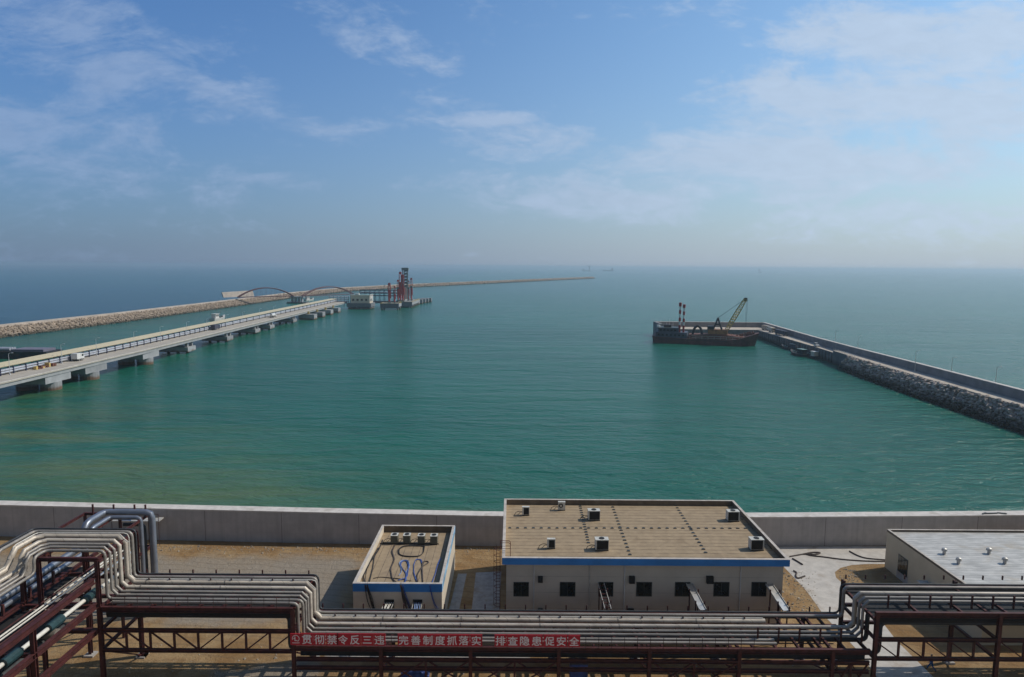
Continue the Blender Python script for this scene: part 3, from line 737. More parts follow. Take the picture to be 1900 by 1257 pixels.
# frame at the far end of the blue pipes
r6 = thing('pipe_loop_frame', 'red steel frame under the blue pipe arch beside the sea wall', 'steel frame')
for x in (-51.4, -47.2, -43.6):
    for y in (70.8, 77.2): steel_part(r6, 'column', (x, y, 0), (x, y, 12.0), .26, .26)
for y in (70.8, 77.2):
    for z in (12.0, 8.0, 4.0): steel_part(r6, 'longitudinal_beam', (-51.5, y, z), (-43.4, y, z), .22, .3)
for x in (-51.4, -47.2, -43.6):
    for z in (12.0, 8.0): steel_part(r6, 'cross_beam', (x, 70.95, z), (x, 77.05, z), .2, .28)
steel_part(r6, 'brace', (-43.6, 71, 7.8), (-43.6, 77, 4.2), .12, .12, 'box'); steel_part(r6, 'brace', (-47.1, 77.2, 4.2), (-43.7, 77.2, 7.8), .12, .12, 'box')
for x in (-50, -47.5, -45, -43.7): steel_part(r6, 'guide_post', (x, 76.6, 12.1), (x, 76.6, 13.4), .16, .16, 'box')

# ------------------------------------------------------------------ pipes
X1, X2, X3 = -39.4, -20.3, 35.0
ZU, ZL, ZM, ZR = 14.3, 9.42, 5.62, 9.3
PY = dict(a=(67.0, .10, -50.1, 60.4), b=(66.3, .17, -49.5, 61.3), c=(65.2, .28, -48.35, 61.35), d=(64.1, .215, -47.15, 61.1), e=(63.2, .155, -46.35, 60.45), f=(62.5, .145, -45.8, 59.9), g=(61.7, .145, -45.15, 60.1))
NM = dict(a='hindmost thin dark pipe of the long bundle along the rack', b='second pipe from the back of the bundle, dull grey with a dark gap in front',
          c='thickest pale silver pipe of the bundle, carrying a thin tracer line', d='bright silver pipe directly in front of the thickest pipe',
          e='grey pipe in front of the bright silver pair of the bundle', f='thin grey pipe, third from the front edge of the left rack',
          g='bluish grey pipe, second from the front edge of the left rack')
def rb(r): return max(.55, r*2.6)
for k, (y, r, xl, yd) in PY.items():
    zr = 8.85 if k in 'ab' else ZR
    zd = 12.75
    pts = [(xl, 24.0, zd), (xl, yd, zd), (xl, yd, ZU), (xl, y, ZU), (X1, y, ZU), (X1, y, ZL), (X2, y, ZL), (X2, y, ZM)]
    if k in 'bcef': pass
    if k == 'c': pts += [(X3-8.6, y, ZM)]
    elif k in 'g': pts += [(26.0, y, ZM)]
    else: pts += [(X3, y, ZM), (X3, y, zr), (76.0, y, zr)]
    m = M['pipe'] if k in 'cd' else (M['pipe_dull'] if k != 'a' else M['pipe_dark'])
    t = thing('pipeline', NM[k], 'pipe', (0, 0, 0), 0, 'insulated pipes running the length of the rack')
    MB().tube(bend(pts, rb(r), 1 if k in 'cdef' else 3), r, 14).build('pipe', m, t, smooth=True)
    # band joints of the cladding
    mb = MB()
    if k in 'cd':
        for i in range(9):
            x = -37.5+i*8.1
            if abs(x-X2) < 1.2 or x > 25.5: continue
            z = ZL if x < X2 else ZM
            mb.tube([(x, y, z), (x+.12, y, z)], r+.012, 14)
        mb.build('band', M['pipe_dull'], t)
    if k == 'c':
        tr = [(xl, 30, zd+r+.07), (xl, yd+.35, zd+r+.07), (xl, yd+.35, ZU+r+.07), (xl, y, ZU+r+.07), (X1+r+.07, y, ZU+r+.07), (X1+r+.07, y, ZL+r+.07), (X2+r+.07, y, ZL+r+.07), (X2+r+.07, y, ZM+r+.07), (X3-8.8, y, ZM+r+.07)]
        MB().tube(bend(tr, .5, 2), .045, 6).build('tracer_line', M['white_pipe'], t)
        cl = None
        for i in range(30):
            x = -37.2+i*2.12
            if abs(x-X2) < 1.3: continue
            z = (ZL if x < X2 else ZM)+r
            if cl is None: cl = MB().box(-.06, .06, -.09, .09, -.02, .17).build('clamp', M['rail'], t); o = cl
            else: o = cl.copy(); COL.objects.link(o); o.parent = t
            o.location = (x, y, z)
t = thing('pipeline', 'front pipe of the rack, straight dull pipe right behind the railing', 'pipe', (0, 0, 0), 0, 'insulated pipes running the length of the rack')
MB().tube(bend([(-38.6, 61.1, ZL-.02), (X2-.3, 61.1, ZL-.02), (X2-.3, 61.1, ZM), (26.0, 61.1, ZM)], .5, 3), .145, 12).build('pipe', M['pipe_dull'], t, smooth=True)
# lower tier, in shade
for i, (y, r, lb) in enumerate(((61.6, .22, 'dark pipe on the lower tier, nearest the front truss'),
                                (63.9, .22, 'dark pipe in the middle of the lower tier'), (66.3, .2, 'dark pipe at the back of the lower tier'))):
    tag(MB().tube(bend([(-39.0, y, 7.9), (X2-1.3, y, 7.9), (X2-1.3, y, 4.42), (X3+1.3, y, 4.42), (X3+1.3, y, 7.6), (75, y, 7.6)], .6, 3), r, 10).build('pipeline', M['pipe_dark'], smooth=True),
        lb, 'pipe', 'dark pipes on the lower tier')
# bluish pipes on the side rack and the arch by the wall
for x, r, dz, yy, xe, lb in ((-48.4, .37, 0, 76.2, -42.75, 'wide bluish silver pipe on the side rack, arching up beside the sea wall'), (-47.25, .25, -.1, 75.3, -43.6, 'slimmer bluish silver pipe beside the wide one on the side rack')):
    z0 = 10.25+dz; z1 = 12.6+dz*3
    tag(MB().tube(bend([(x, 22, z0), (x, 70.6+(yy-75.3), z0), (x, 71.9+(yy-75.3), z1), (x, yy, z1), (xe, yy, z1), (xe, yy, .1)], rb(r)*.7, 2), r, 14).build('pipeline', M['pipe_blue'], smooth=True), lb, 'pipe', 'bluish pipes on the side rack')
tag(MB().tube(bend([(-46.0, 75.9, 11.2), (-43.55, 75.9, 11.2), (-43.55, 75.9, .1)], .5, 3), .2, 10).build('pipeline', M['pipe_dark'], smooth=True), 'short dark pipe under the bluish arch by the sea wall', 'pipe')
for i, (x, z, r, m, lb) in enumerate(((-44.6, 9.85, .07, 'red_steel', 'thin red tube left of the white pair on the side rack'), (-44.1, 9.85, .08, 'white_pipe', 'thin white tube, left of the pair on the side rack'), (-43.7, 9.85, .07, 'white_pipe', 'thin white tube, right of the pair on the side rack'),
                                   (-43.2, 9.85, .07, 'red_steel', 'thin red tube right of the white pair on the side rack'), (-42.5, 9.9, .11, 'alu', 'silver tube alone between the red tube and the edge beam'))):
    tag(MB().tube([(x, 22, z), (x, 72, z)], r, 8).build('tube', M[m], smooth=True), lb, 'tube', 'thin tubes on the side rack')
t = thing('pipeline', 'white pipe with dark teal valve blocks under the red edge beam', 'pipe')
MB().tube([(-40.75, 22, 9.95), (-40.75, 66, 9.95)], .19, 12).build('pipe', M['white_pipe'], t, smooth=True)
for y in (46.0, 51.0, 56.2, 61.2): MB().tube([(-40.75, y-.9, 9.95), (-40.75, y-.5, 9.95), (-40.75, y+.5, 9.95), (-40.75, y+.9, 9.95)], .42, 10).build('valve_block', M['teal'], t)
# drums and boxes of the side rack, in its shade
for y in (48.5, 57.5):
    tag(MB().tube([(-44.5, y, 8.1), (-41.5, y, 8.1)], .55, 14).build('drum', M['pipe_dull'], smooth=True), 'grey insulated drum lying crosswise inside the side rack, %s' % ('nearer the corner column' if y > 50 else 'nearer the picture edge'), 'drum')

# ------------------------------------------------------------------ cable trays to the buildings
def tray(label, px_top, px_bot, ztop_px, yw, zb, w_, rungs):
    t = thing('cable_tray', label, 'cable tray')
    a = aty(px_top, ztop_px, yw-.05); b = aty(px_bot, 1138, 67.6); b.z = max(b.z, zb)
    for s in (-w_/2, w_/2):
        MB().beam(a+Vector((s, 0, .1)), b+Vector((s, 0, .1)), .06, .2, kind='box').build('side_rail', M['galv'], t)
    if rungs:
        for i in range(6):
            p = a.lerp(b, (i+.5)/6); MB().beam(p+Vector((-w_/2, 0, .05)), p+Vector((w_/2, 0, .05)), .1, .08, kind='box').build('rung', M['red_steel'], t)
    else:
        MB().beam(a+Vector((0, 0, .08)), b+Vector((0, 0, .08)), w_-.14, .06, kind='box').build('cover', M['alu'], t)
    for f in (.35, .8):
        p = a.lerp(b, f)
        for s in (-w_/2-.12, w_/2+.12): steel_part(t, 'support_post', (p.x+s, p.y, 0), (p.x+s, p.y, p.z+.5), .12, .12, 'box')
    return t
tray('open red-runged cable tray sloping from the third window of the large building', 1115, 1128, 1084, YW, 5.4, .68, True)
tray('covered cable tray sloping from the fifth window of the large building', 1279, 1304, 1085, YW, 5.4, .72, False)
tray('covered cable tray sloping from the last window at the right of the large building', 1427, 1459, 1086, YW, 5.4, .8, False)
for lb, xa, xb, mm in (('pale cables in a tray under the left opening of the small building', 722, 712, M['white_pipe']), ('blue and white cables in a tray under the right opening of the small building', 775, 770, M['cab_pale'])):
    t = thing('cable_tray', lb, 'cable tray'); a = aty(xa, 1119, SBY0-.06); b = aty(xb, 1142, 68.0)
    for s in (-.5, .5): MB().beam(a+Vector((s, 0, 0)), b+Vector((s, 0, 0)), .06, .16, kind='box').build('side_rail', M['galv'], t)
    for s in (-.3, -.12, .08, .27): MB().tube([a+Vector((s, 0, .03)), a.lerp(b, .5)+Vector((s+RND.uniform(-.1, .1), 0, .06)), b+Vector((s, 0, .03))], .05, 6).build('cable', mm, t)
    steel_part(t, 'support_post', (a.lerp(b, .6).x, a.lerp(b, .6).y, 0), a.lerp(b, .6)-Vector((0, 0, .08)), .12, .12, 'box')

# ------------------------------------------------------------------ slogan signs on the railing
M['sign_red'] = mat('sign_red', (0.50, 0.018, 0.036), 0.55, var=0.05)
M['sign_white'] = mat('sign_letter', (0.90, 0.82, 0.81), 0.6, var=0.04)
def glyph(ch, size):
    cu = bpy.data.curves.new('text_'+'glyph', 'FONT'); cu.body = ch; cu.size = size; cu.align_x = 'CENTER'; cu.align_y = 'CENTER'
    cu.resolution_u = 3
    o = bpy.data.objects.new('tmp', cu); COL.objects.link(o)
    dg = bpy.context.evaluated_depsgraph_get()
    me = bpy.data.meshes.new_from_object(o.evaluated_get(dg)); bpy.data.objects.remove(o); bpy.data.curves.remove(cu)
    if me.vertices:
        xs = [v.co.x for v in me.vertices]; ys = [v.co.y for v in me.vertices]; cx = (min(xs)+max(xs))/2; cy = (min(ys)+max(ys))/2
        k = size*.90/max(max(ys)-min(ys), max(xs)-min(xs)) if ch != '三' else size*.80/(max(xs)-min(xs))
        for v in me.vertices: v.co = ((v.co.x-cx)*k, -v.co.z, (v.co.y-cy)*k)
    vs = []; fs = []; n_ = len(me.vertices); q = .017        # heavier strokes: the outline repeated a few millimetres aside, each a hair further out
    for k_, (dx, dz) in enumerate(((0, 0), (q, 0), (-q, 0), (0, q), (0, -q))):
        vs += [(v.co.x+dx, v.co.y-.0025*k_, v.co.z+dz) for v in me.vertices]; fs += [tuple(i+k_*n_ for i in p_.vertices) for p_ in me.polygons]
    m3 = bpy.data.meshes.new('character'); m3.from_pydata(vs, [], fs); me = m3; me.materials.append(M['sign_white'])
    return me
SIGNS = [('贯', 569.6), ('彻', 592.6), ('禁', 616.3), ('令', 636.5), ('反', 658.5), ('三', 681.4), ('违', 704), ('完', 749), ('善', 771.5), ('制', 793.7), ('度', 816.6), ('抓', 838.7),
         ('落', 860.5), ('实', 883.7), ('排', 928.7), ('查', 951.6), ('隐', 973.7), ('患', 995.9), ('促', 1019.6), ('安', 1041.5), ('全', 1065.4)]
GS = 'red slogan signs along the railing'
SGY = YF-.30
for ch, px in SIGNS:
    x = aty(px, 1185, SGY).x
    t = thing('sign', 'square red sign bearing the white character %s, hung on the railing' % ch, 'sign', (x, SGY, 5.62), 0, GS)
    MB().box(-.575, .575, -.03, .03, 0, 1.2).build('panel', M['sign_red'], t)
    me = glyph(ch, 1.02); o = bpy.data.objects.new('character', me); COL.objects.link(o); o.parent = t; o.location = (0, -.036, .58)
x = aty(549, 1185, SGY).x
t = thing('sign', 'square red sign with a round white emblem, first of the slogan row', 'sign', (x, SGY, 5.62), 0, GS)
MB().box(-.53, .53, -.03, .03, 0, 1.16).build('panel', M['sign_red'], t)
mb = MB(); N_ = 28
for r0_, r1_, a0, a1 in ((.30, .36, -60, 200),):
    vs = []; fs = []
    for i in range(N_+1):
        a = R(a0+(a1-a0)*i/N_)
        for rr in (r0_, r1_): vs.append((rr*math.cos(a), -.045, .66+rr*math.sin(a)))
    for i in range(N_): fs.append((2*i, 2*i+1, 2*i+3, 2*i+2))
    mb.add(vs, fs)
mb.box(-.12, -.04, -.05, -.04, .42, .88).box(-.04, .16, -.05, -.04, .42, .50).box(-.24, -.12, -.05, -.04, .62, .69).box(-.36, .36, -.05, -.04, .20, .25)
mb.build('emblem', M['sign_white'], t)

# ------------------------------------------------------------------ odds and ends in the yard
M['tarp'] = mat('blue_tarpaulin', (0.035, 0.07, 0.24), 0.5, var=0.2, scale=2, bump=.05)
p = at(1073, 1262)
t = thing('cabinet', 'dark blue steel cabinet standing under the middle pipe rack', 'cabinet', (p.x, p.y, 0))
MB().box(-.9, .9, -.5, .5, .12, 2.0).build('body', M['tarp'], t); MB().box(-.95, .95, -.55, .55, 2.002, 2.08).build('lid', M['frame'], t); MB().box(-.8, .8, -.45, .45, 0, .118).build('plinth', M['slab'], t)
mb = MB(); G = 14; p = at(770, 1252)
vs = []
for j in range(G+1):
    for i in range(G+1):
        u, v = i/G*2-1, j/G*2-1; h_ = max(0, 1-(u*u+v*v))**.7
        vs.append((p.x+u*1.5, p.y+v*.9, .01+h_*(.55+RND.uniform(-.18, .18))))
mb.add(vs, [(j*(G+1)+i, j*(G+1)+i+1, (j+1)*(G+1)+i+1, (j+1)*(G+1)+i) for j in range(G) for i in range(G)])
tag(mb.build('tarpaulin', M['tarp']), 'crumpled blue tarpaulin heap on the dirt under the slogan signs', 'tarpaulin')
def hose(label, pts, r=.07):
    q = [at(1380+a/3.521, 900+b/3.521, .02+r) for a, b in pts]
    tag(MB().tube(bend(q, 1.2, 4), r, 6).build('hose', M['cab_grey']), label, 'hose', 'hoses left on the concrete road')
hose('long dark hose snaking across the road from the blue fascia corner', [(300, 468), (400, 450), (440, 462), (520, 470), (650, 488), (800, 498), (932, 500)], .09)
hose('dark hose with a frayed end, close to the sea wall on the road', [(690, 432), (735, 458), (790, 478), (870, 486), (935, 490)], .09)
hose('short doubled hose lying near the middle of the road end', [(392, 452), (450, 440), (510, 442), (460, 458), (420, 450)], .11)
hose('short hose scrap beside the large building corner', [(318, 480), (350, 498), (385, 520)], .1)
hose('curled hose scrap near the dirt edge of the road', [(325, 560), (348, 572), (338, 592), (350, 612), (400, 595)], .1)
# walkway with blue board behind the pipe arch, at the wall
t = thing('walkway_platform', 'railed steel walkway at the sea wall behind the blue pipe arch', 'platform')
MB().box(-61, -52.6, 95.4, 97.0, 3.7, 3.85).build('deck', M['galv'], t)
mb = MB()
for z in (4.4, 4.9): mb.tube([(-61, 95.45, z), (-52.6, 95.45, z)], .04, 6)
mb.build('handrail', M['rail'], t)
for i in range(7): MB().tube([(-61+i*1.4, 95.45, 0), (-61+i*1.4, 95.45, 4.9)], .05, 6).build('post', M['rail'], t)
p = aty(230, 949, 95.2)
tag(MB().box(p.x-.95, p.x+.95, 95.15, 95.3, 4.0, 5.35).build('notice_board', M['blue']), 'blue board on the walkway rail in front of the sea wall', 'board')
# planks left on top of the wall
for i, (px, w_, a, lb) in enumerate(((1828, .5, 30, 'dark plank on the sea wall coping, left of three'), (1840, 1.1, 5, 'long dark plank on the sea wall coping, middle of three'), (1862, .6, -20, 'dark plank on the sea wall coping, right of three'))):
    p = aty(px, 952, 98.2); o = MB().box(-w_, w_, -.1, .1, 0, .12).build('plank', M['frame']); o.location = (p.x, 98.4+(p.x-73)*.035, 4.78); o.rotation_euler = (0, 0, R(a))
    tag(o, lb, 'plank')

# ------------------------------------------------------------------ the walking worker
M['overall'] = mat('blue_overalls', (0.014, 0.095, 0.27), 0.85, var=.15, scale=6); M['skin'] = mat('skin', (0.32, 0.18, 0.12), 0.6); M['hair'] = mat('black_hair', (0.012, 0.010, 0.009), 0.6); M['shoe'] = mat('dark_shoe', (0.02, 0.018, 0.017), 0.6)
def skin_mesh(name, V, E_, sub):
    me = bpy.data.meshes.new(name); me.from_pydata([v[:3] for v in V], E_, [])
    o = bpy.data.objects.new(name, me); COL.objects.link(o)
    md = o.modifiers.new('skin', 'SKIN'); md.use_smooth_shade = True
    for i, v in enumerate(V):
        sv = me.skin_vertices[0].data[i]; sv.radius = (v[3], v[4] if len(v) > 4 else v[3]); sv.use_root = (i == 0)
    ss = o.modifiers.new('sub', 'SUBSURF'); ss.levels = sub; ss.render_levels = sub
    dg = bpy.context.evaluated_depsgraph_get(); m2 = bpy.data.meshes.new_from_object(o.evaluated_get(dg))
    bpy.data.objects.remove(o); bpy.data.meshes.remove(me); m2.materials.clear(); return m2
p = at(1728, 1244)
per = thing('person', 'person in blue work clothes walking along the concrete road edge under the rack', 'person', (p.x, p.y, -.01), R(60))
V = [(0, 0, .95, .15, .12), (0, .01, 1.10, .145, .11), (0, .03, 1.28, .17, .115), (0, .045, 1.42, .12, .09), (0, .055, 1.50, .062),       # 0-4 trunk
     (0, .065, 1.57, .075, .085), (0, .07, 1.65, .085, .10), (0, .065, 1.71, .07, .085),                                                # 5-7 head
     (.10, 0, .88, .098), (.10, .22, .50, .07), (.10, .38, .11, .052), (.10, .40, .055, .05), (.10, .52, .045, .042), (.10, .58, .06, .03),   # 8-13 front leg, foot
     (-.10, 0, .88, .098), (-.10, -.08, .50, .07), (-.10, -.38, .17, .052), (-.10, -.43, .12, .05), (-.10, -.34, .055, .042), (-.10, -.27, .035, .03),  # 14-19 rear leg, foot
     (.21, .04, 1.40, .065), (.27, -.10, 1.13, .052), (.26, -.05, .90, .04), (.255, -.02, .83, .042, .03),                                 # 20-23 arm to palm
     (-.21, .04, 1.40, .065), (-.27, .10, 1.13, .052), (-.24, .27, .95, .04), (-.235, .33, .91, .042, .03)]                                # 24-27
E_ = [(0, 1), (1, 2), (2, 3), (3, 4), (4, 5), (5, 6), (6, 7), (0, 8), (8, 9), (9, 10), (10, 11), (11, 12), (12, 13), (0, 14), (14, 15), (15, 16), (16, 17), (17, 18), (18, 19),
      (3, 20), (20, 21), (21, 22), (22, 23), (3, 24), (24, 25), (25, 26), (26, 27)]
for palm, d in ((23, (0, .03, -.05)), (27, (0, .05, -.03))):
    b_ = V[palm]
    for i in range(4):
        sx = (i-1.5)*.022; L_ = 1.0 if i in (1, 2) else .8
        V.append((b_[0]+sx, b_[1]+d[1]*.9, b_[2]+d[2]*1.0, .010)); V.append((b_[0]+sx*.9, b_[1]+d[1]*(.9+.9*L_), b_[2]+d[2]*(1.0+.8*L_), .009)); E_ += [(palm, len(V)-2), (len(V)-2, len(V)-1)]
    V.append((b_[0]-math.copysign(.05, b_[0]), b_[1]+d[1]*.8, b_[2]-.012, .011)); E_.append((palm, len(V)-1))
V.append((0, .175, 1.635, .016)); E_.append((6, len(V)-1))                     # nose
me = skin_mesh('body', V, E_, 2)
for m_ in (M['overall'], M['skin'], M['shoe']): me.materials.append(m_)
hands = [Vector(V[23][:3])+Vector((0, .03, -.06)), Vector(V[27][:3])+Vector((0, .05, -.03))]; feet = [Vector(V[12][:3]), Vector(V[11][:3]), Vector(V[17][:3]), Vector(V[18][:3]), Vector(V[19][:3]), Vector(V[13][:3])]
for f_ in me.polygons:
    c_ = f_.center
    f_.material_index = 1 if (c_.z > 1.515 or min((c_-h_).length for h_ in hands) < .125) else (2 if min((c_-h_).length for h_ in feet) < .085 else 0)
me.polygons.foreach_set('use_smooth', [True]*len(me.polygons))
o = bpy.data.objects.new('body', me); COL.objects.link(o); o.parent = per
me = skin_mesh('hair', [(0, .048, 1.66, .092, .095), (0, .058, 1.71, .10, .11), (0, .066, 1.745, .07, .08)], [(0, 1), (1, 2)], 2); me.materials.append(M['hair'])
o = bpy.data.objects.new('hair', me); COL.objects.link(o); o.parent = per
# ------------------------------------------------------------------ rock armour
def tide_mat(name, dry, wet, z0, z1, var=0.2, scale=0.35):
    m = mat(name, dry, 0.9, var=var, scale=scale); t = NT(m.node_tree); b = t.n['Principled BSDF']
    P = t.node('ShaderNodeNewGeometry').outputs['Position']; z = t.sep(P)[2]
    src = b.inputs['Base Color'].links[0].from_socket
    k = t.ramp(t.math('ADD', z, t.math('MULTIPLY', t.math('SUBTRACT', t.noise(P, 0.25, 4), 0.5), 2.5)), z0, z1)
    rn = t.node('ShaderNodeObjectInfo').outputs['Random']
    src = t.mix(t.math('MULTIPLY', rn, 0.5), src, tuple(c*0.45 for c in dry))
    t.l.new(t.mix(k, wet, src), b.inputs['Base Color']); return m
M['rock_pink'] = tide_mat('granite_armour', (0.43, 0.335, 0.25), (0.09, 0.075, 0.05), -4.6, -2.8)
M['rock_grey'] = tide_mat('grey_armour', (0.44, 0.365, 0.31), (0.03, 0.028, 0.02), -4.4, -0.4)
M['mole'] = mat('mole_concrete', (0.47, 0.40, 0.34), 0.9, var=0.08, scale=0.2)
M['quay'] = mat('quay_concrete', (0.50, 0.43, 0.35), 0.9, var=0.07, scale=0.25, dirt=(0.36, 0.30, 0.24), dirt_scale=0.1)
M['quay_wall'] = mat('quay_wall_concrete', (0.22, 0.215, 0.22), 0.9, var=0.08, scale=0.25)
M['quay_face'] = tide_mat('quay_face_concrete', (0.20, 0.195, 0.20), (0.05, 0.05, 0.045), -4.5, -2.0, .1)
def rock_shape(mb, c, r, squash=.75):
    """irregular angular boulder"""
    ico = [(0,0,1),(.894,0,.447),(.276,.851,.447),(-.724,.526,.447),(-.724,-.526,.447),(.276,-.851,.447),(.724,.526,-.447),(-.276,.851,-.447),(-.894,0,-.447),(-.276,-.851,-.447),(.724,-.526,-.447),(0,0,-1)]
    fc = [(0,1,2),(0,2,3),(0,3,4),(0,4,5),(0,5,1),(1,6,2),(2,7,3),(3,8,4),(4,9,5),(5,10,1),(6,7,2),(7,8,3),(8,9,4),(9,10,5),(10,6,1),(11,7,6),(11,8,7),(11,9,8),(11,10,9),(11,6,10)]
    a = RND.random()*6.28; ca, sa = math.cos(a), math.sin(a); sx, sy, sz = RND.uniform(.75, 1.35), RND.uniform(.7, 1.1), squash*RND.uniform(.7, 1.15)
    vs = []
    for v in ico:
        k = r*RND.uniform(.72, 1.12); x, y, z = v[0]*sx*k, v[1]*sy*k, v[2]*sz*k
        vs.append((c[0]+x*ca-y*sa, c[1]+x*sa+y*ca, c[2]+z))
    mb.add(vs, fc)
def offset(poly, d):
    out = []
    for i, p in enumerate(poly):
        a = Vector(poly[max(0, i-1)]); b = Vector(poly[min(len(poly)-1, i+1)]); t = (b-a).normalized()
        out.append((p[0]-t.y*d, p[1]+t.x*d))
    return out
def loft(mb, rows):
    """rows: list of (polyline xy, z)"""
    n = len(rows[0][0]); b = 0; vs = []; fs = []
    for poly, z in rows: vs += [(p[0], p[1], z) for p in poly]
    for r in range(len(rows)-1):
        for i in range(n-1):
            fs.append((r*n+i, r*n+i+1, (r+1)*n+i+1, (r+1)*n+i))
    m = len(rows)
    fs.append(tuple(r*n for r in range(m))); fs.append(tuple(r*n+n-1 for r in range(m))[::-1])
    mb.add(vs, fs); return mb
def along(poly):
    L = [0]
    for a, b in zip(poly, poly[1:]): L.append(L[-1]+math.dist(a, b))
    def f(s):
        for i in range(len(poly)-1):
            if s <= L[i+1] or i == len(poly)-2:
                k = (s-L[i])/(L[i+1]-L[i]); return (poly[i][0]+(poly[i+1][0]-poly[i][0])*k, poly[i][1]+(poly[i+1][1]-poly[i][1])*k)
    return f, L[-1]
# western breakwater
BW = [(-328, 300), (-322, 410), (-313, 540), (-311, 730), (-313, 982), (-296, 1211), (-226, 1445), (-76, 1803), (130, 2290), (348, 2791)]
t = thing('breakwater', 'long curving rubble breakwater with concrete crest, beyond the jetty at the left', 'breakwater')
loft(MB(), [(BW, SEA-1.5), (offset(BW, 10.5), 0.2), (offset(BW, 11.0), 0.6), (offset(BW, 15), 0.6), (offset(BW, 28), SEA-2)]).build('core', M['rock_pink'], t)
loft(MB(), [(offset(BW, 12.2), 0.4), (offset(BW, 12.21), 2.0), (offset(BW, 15.2), 2.0), (offset(BW, 15.21), 0.4)]).build('crest_wall', M['mole'], t)
mb = MB(); f0, L0 = along(offset(BW, .4)); f1, L1 = along(offset(BW, 11.4))
s = 0.0
while s < L0:
    k = s/L0; Yc = f0(s)[1]; r = 1.0 if Yc < 900 else (1.5 if Yc < 1500 else 2.6); nrow = 8 if Yc < 900 else (5 if Yc < 1500 else 3)
    for j in range(nrow):
        q = (j+RND.random()*.8)/nrow; a = f0(s); b = f1(k*L1)
        x = a[0]+(b[0]-a[0])*q+RND.gauss(0, .3); y = a[1]+(b[1]-a[1])*q+RND.uniform(-.8, .8)*r; z = SEA-.4+5.9*q
        rock_shape(mb, (x, y, z+r*.30), r*RND.uniform(.7, 1.35))
    s += r*1.55
tag(mb.build('armour_rock', M['rock_pink']), 'pinkish armour rocks covering the slope of the western breakwater', 'rocks', kind='stuff')
p = at(441, 549, 2.5)
tag(MB().add([(p.x-11, p.y-16, 0.7), (p.x+12, p.y+24, 0.7), (p.x+10, p.y+26, 0.7), (p.x-13, p.y-14, 0.7), (p.x-13, p.y-16, 7.2), (p.x+10, p.y+24, 8.4), (p.x+8, p.y+26, 8.4), (p.x-15, p.y-14, 7.2)],
    [(0,3,2,1),(4,5,6,7),(0,1,5,4),(1,2,6,5),(2,3,7,6),(3,0,4,7)]).build('abutment_wall', M['mole']), 'pale concrete wall block where the arched footbridge meets the breakwater', 'wall')

# eastern causeway, berth and its rock slope
t = thing('quay', 'concrete quay with high outer parapet wall reaching out from the right', 'quay')
RT = [(151.5, 100), (152.4, 190), (154.9, 250), (156.6, 285), (157.9, 305)]
WL = [(156.4, 100), (158.6, 200), (161.5, 262), (164.6, 320), (169.4, 369), (177.2, 466.5)]
def poly_slab(pts, z0, z1, nm, m): return MB().prism(pts, z0, z1).build(nm, m, t)
poly_slab(RT+[(164.0, 305)]+WL[2::-1], -7, 1.6, 'causeway_deck', M['quay'])
poly_slab([(157.9, 305.02), (159.6, 327), (162, 327.3), (167, 330), (165.3, 305.02)], -7, 1.55, 'causeway_deck', M['quay_face'])
poly_slab([(157.95, 305.1), (159.5, 326.9), (164.6, 326.9), (163.4, 305.1)], 1.56, 1.62, 'deck_surface', M['quay'])
FACE = [(160.2, 327.4), (162.0, 350), (164.0, 400), (166.6, 447), (102.5, 450), (102.5, 468), (176.8, 467), (169.2, 369), (165.2, 327.4)]
MB().prism(FACE, -7, .44).build('berth_wall', M['quay_face'], t)
MB().prism([(p_[0], p_[1]) for p_ in FACE], .445, .5).build('berth_deck', M['quay'], t)
def wall_run(pts, th, z0, z1, nm, m):
    o = offset(pts, -th); mb = loft(MB(), [(pts, z0), (pts, z1), (o, z1), (o, z0)]); return mb.build(nm, m, t)
WH = [4.8, 4.75, 4.7, 4.35, 3.8, 3.9]
def var_wall(i_, o_, zb, zt, nm, m):
    vs = []; fs = []; n_ = len(i_)
    for k_ in range(n_):
        b_ = zb[k_] if isinstance(zb, list) else zb
        vs += [(*i_[k_], b_), (*i_[k_], zt[k_]), (*o_[k_], zt[k_]), (*o_[k_], b_)]
    for k_ in range(n_-1):
        for e_ in range(4): fs.append((k_*4+e_, k_*4+(e_+1) % 4, k_*4+4+(e_+1) % 4, k_*4+4+e_))
    fs += [(0, 3, 2, 1), ((n_-1)*4, (n_-1)*4+1, (n_-1)*4+2, (n_-1)*4+3)]
    MB().add(vs, fs).build(nm, m, t)
var_wall(WL, offset(WL, -1.5), 0.2, WH, 'parapet_wall', M['quay_wall'])
var_wall(offset(WL, .05), offset(WL, -1.55), [h_+.002 for h_ in WH], [h_+.14 for h_ in WH], 'parapet_coping', M['coping'])
wall_run([(177.2, 466.6), (102.0, 468.1)], 1.5, 0.2, 3.9, 'parapet_wall', M['quay_wall'])
loft(MB(), [([(178.2, 466.5), (102, 468.0)], 3.902), ([(178.2, 466.5), (102, 468.0)], 4.04), ([(178.2, 468.2), (102, 469.7)], 4.04), ([(178.2, 468.2), (102, 469.7)], 3.902)]).build('parapet_coping', M['coping'], t)
MB().box(100.3, 102.4, 449.5, 469.5, -6, 4.0).build('end_wall', M['quay_wall'], t)
ff, fl = along([(160.1, 327.4), (161.9, 350), (163.9, 400), (166.5, 446)])
fe = None
for i in range(30):
    q = ff(fl*(i+.5)/30)
    if fe is None: fe = MB().box(-.35, .0, -.5, .5, -4.6, .2).build('fender', M['quay_face'], t); o = fe
    else: o = fe.copy(); COL.objects.link(o); o.parent = t
    o.location = (q[0]-.05, q[1], 0)
bl = None
rf, rl = along([(158.15, 304), (159.8, 327)]); 
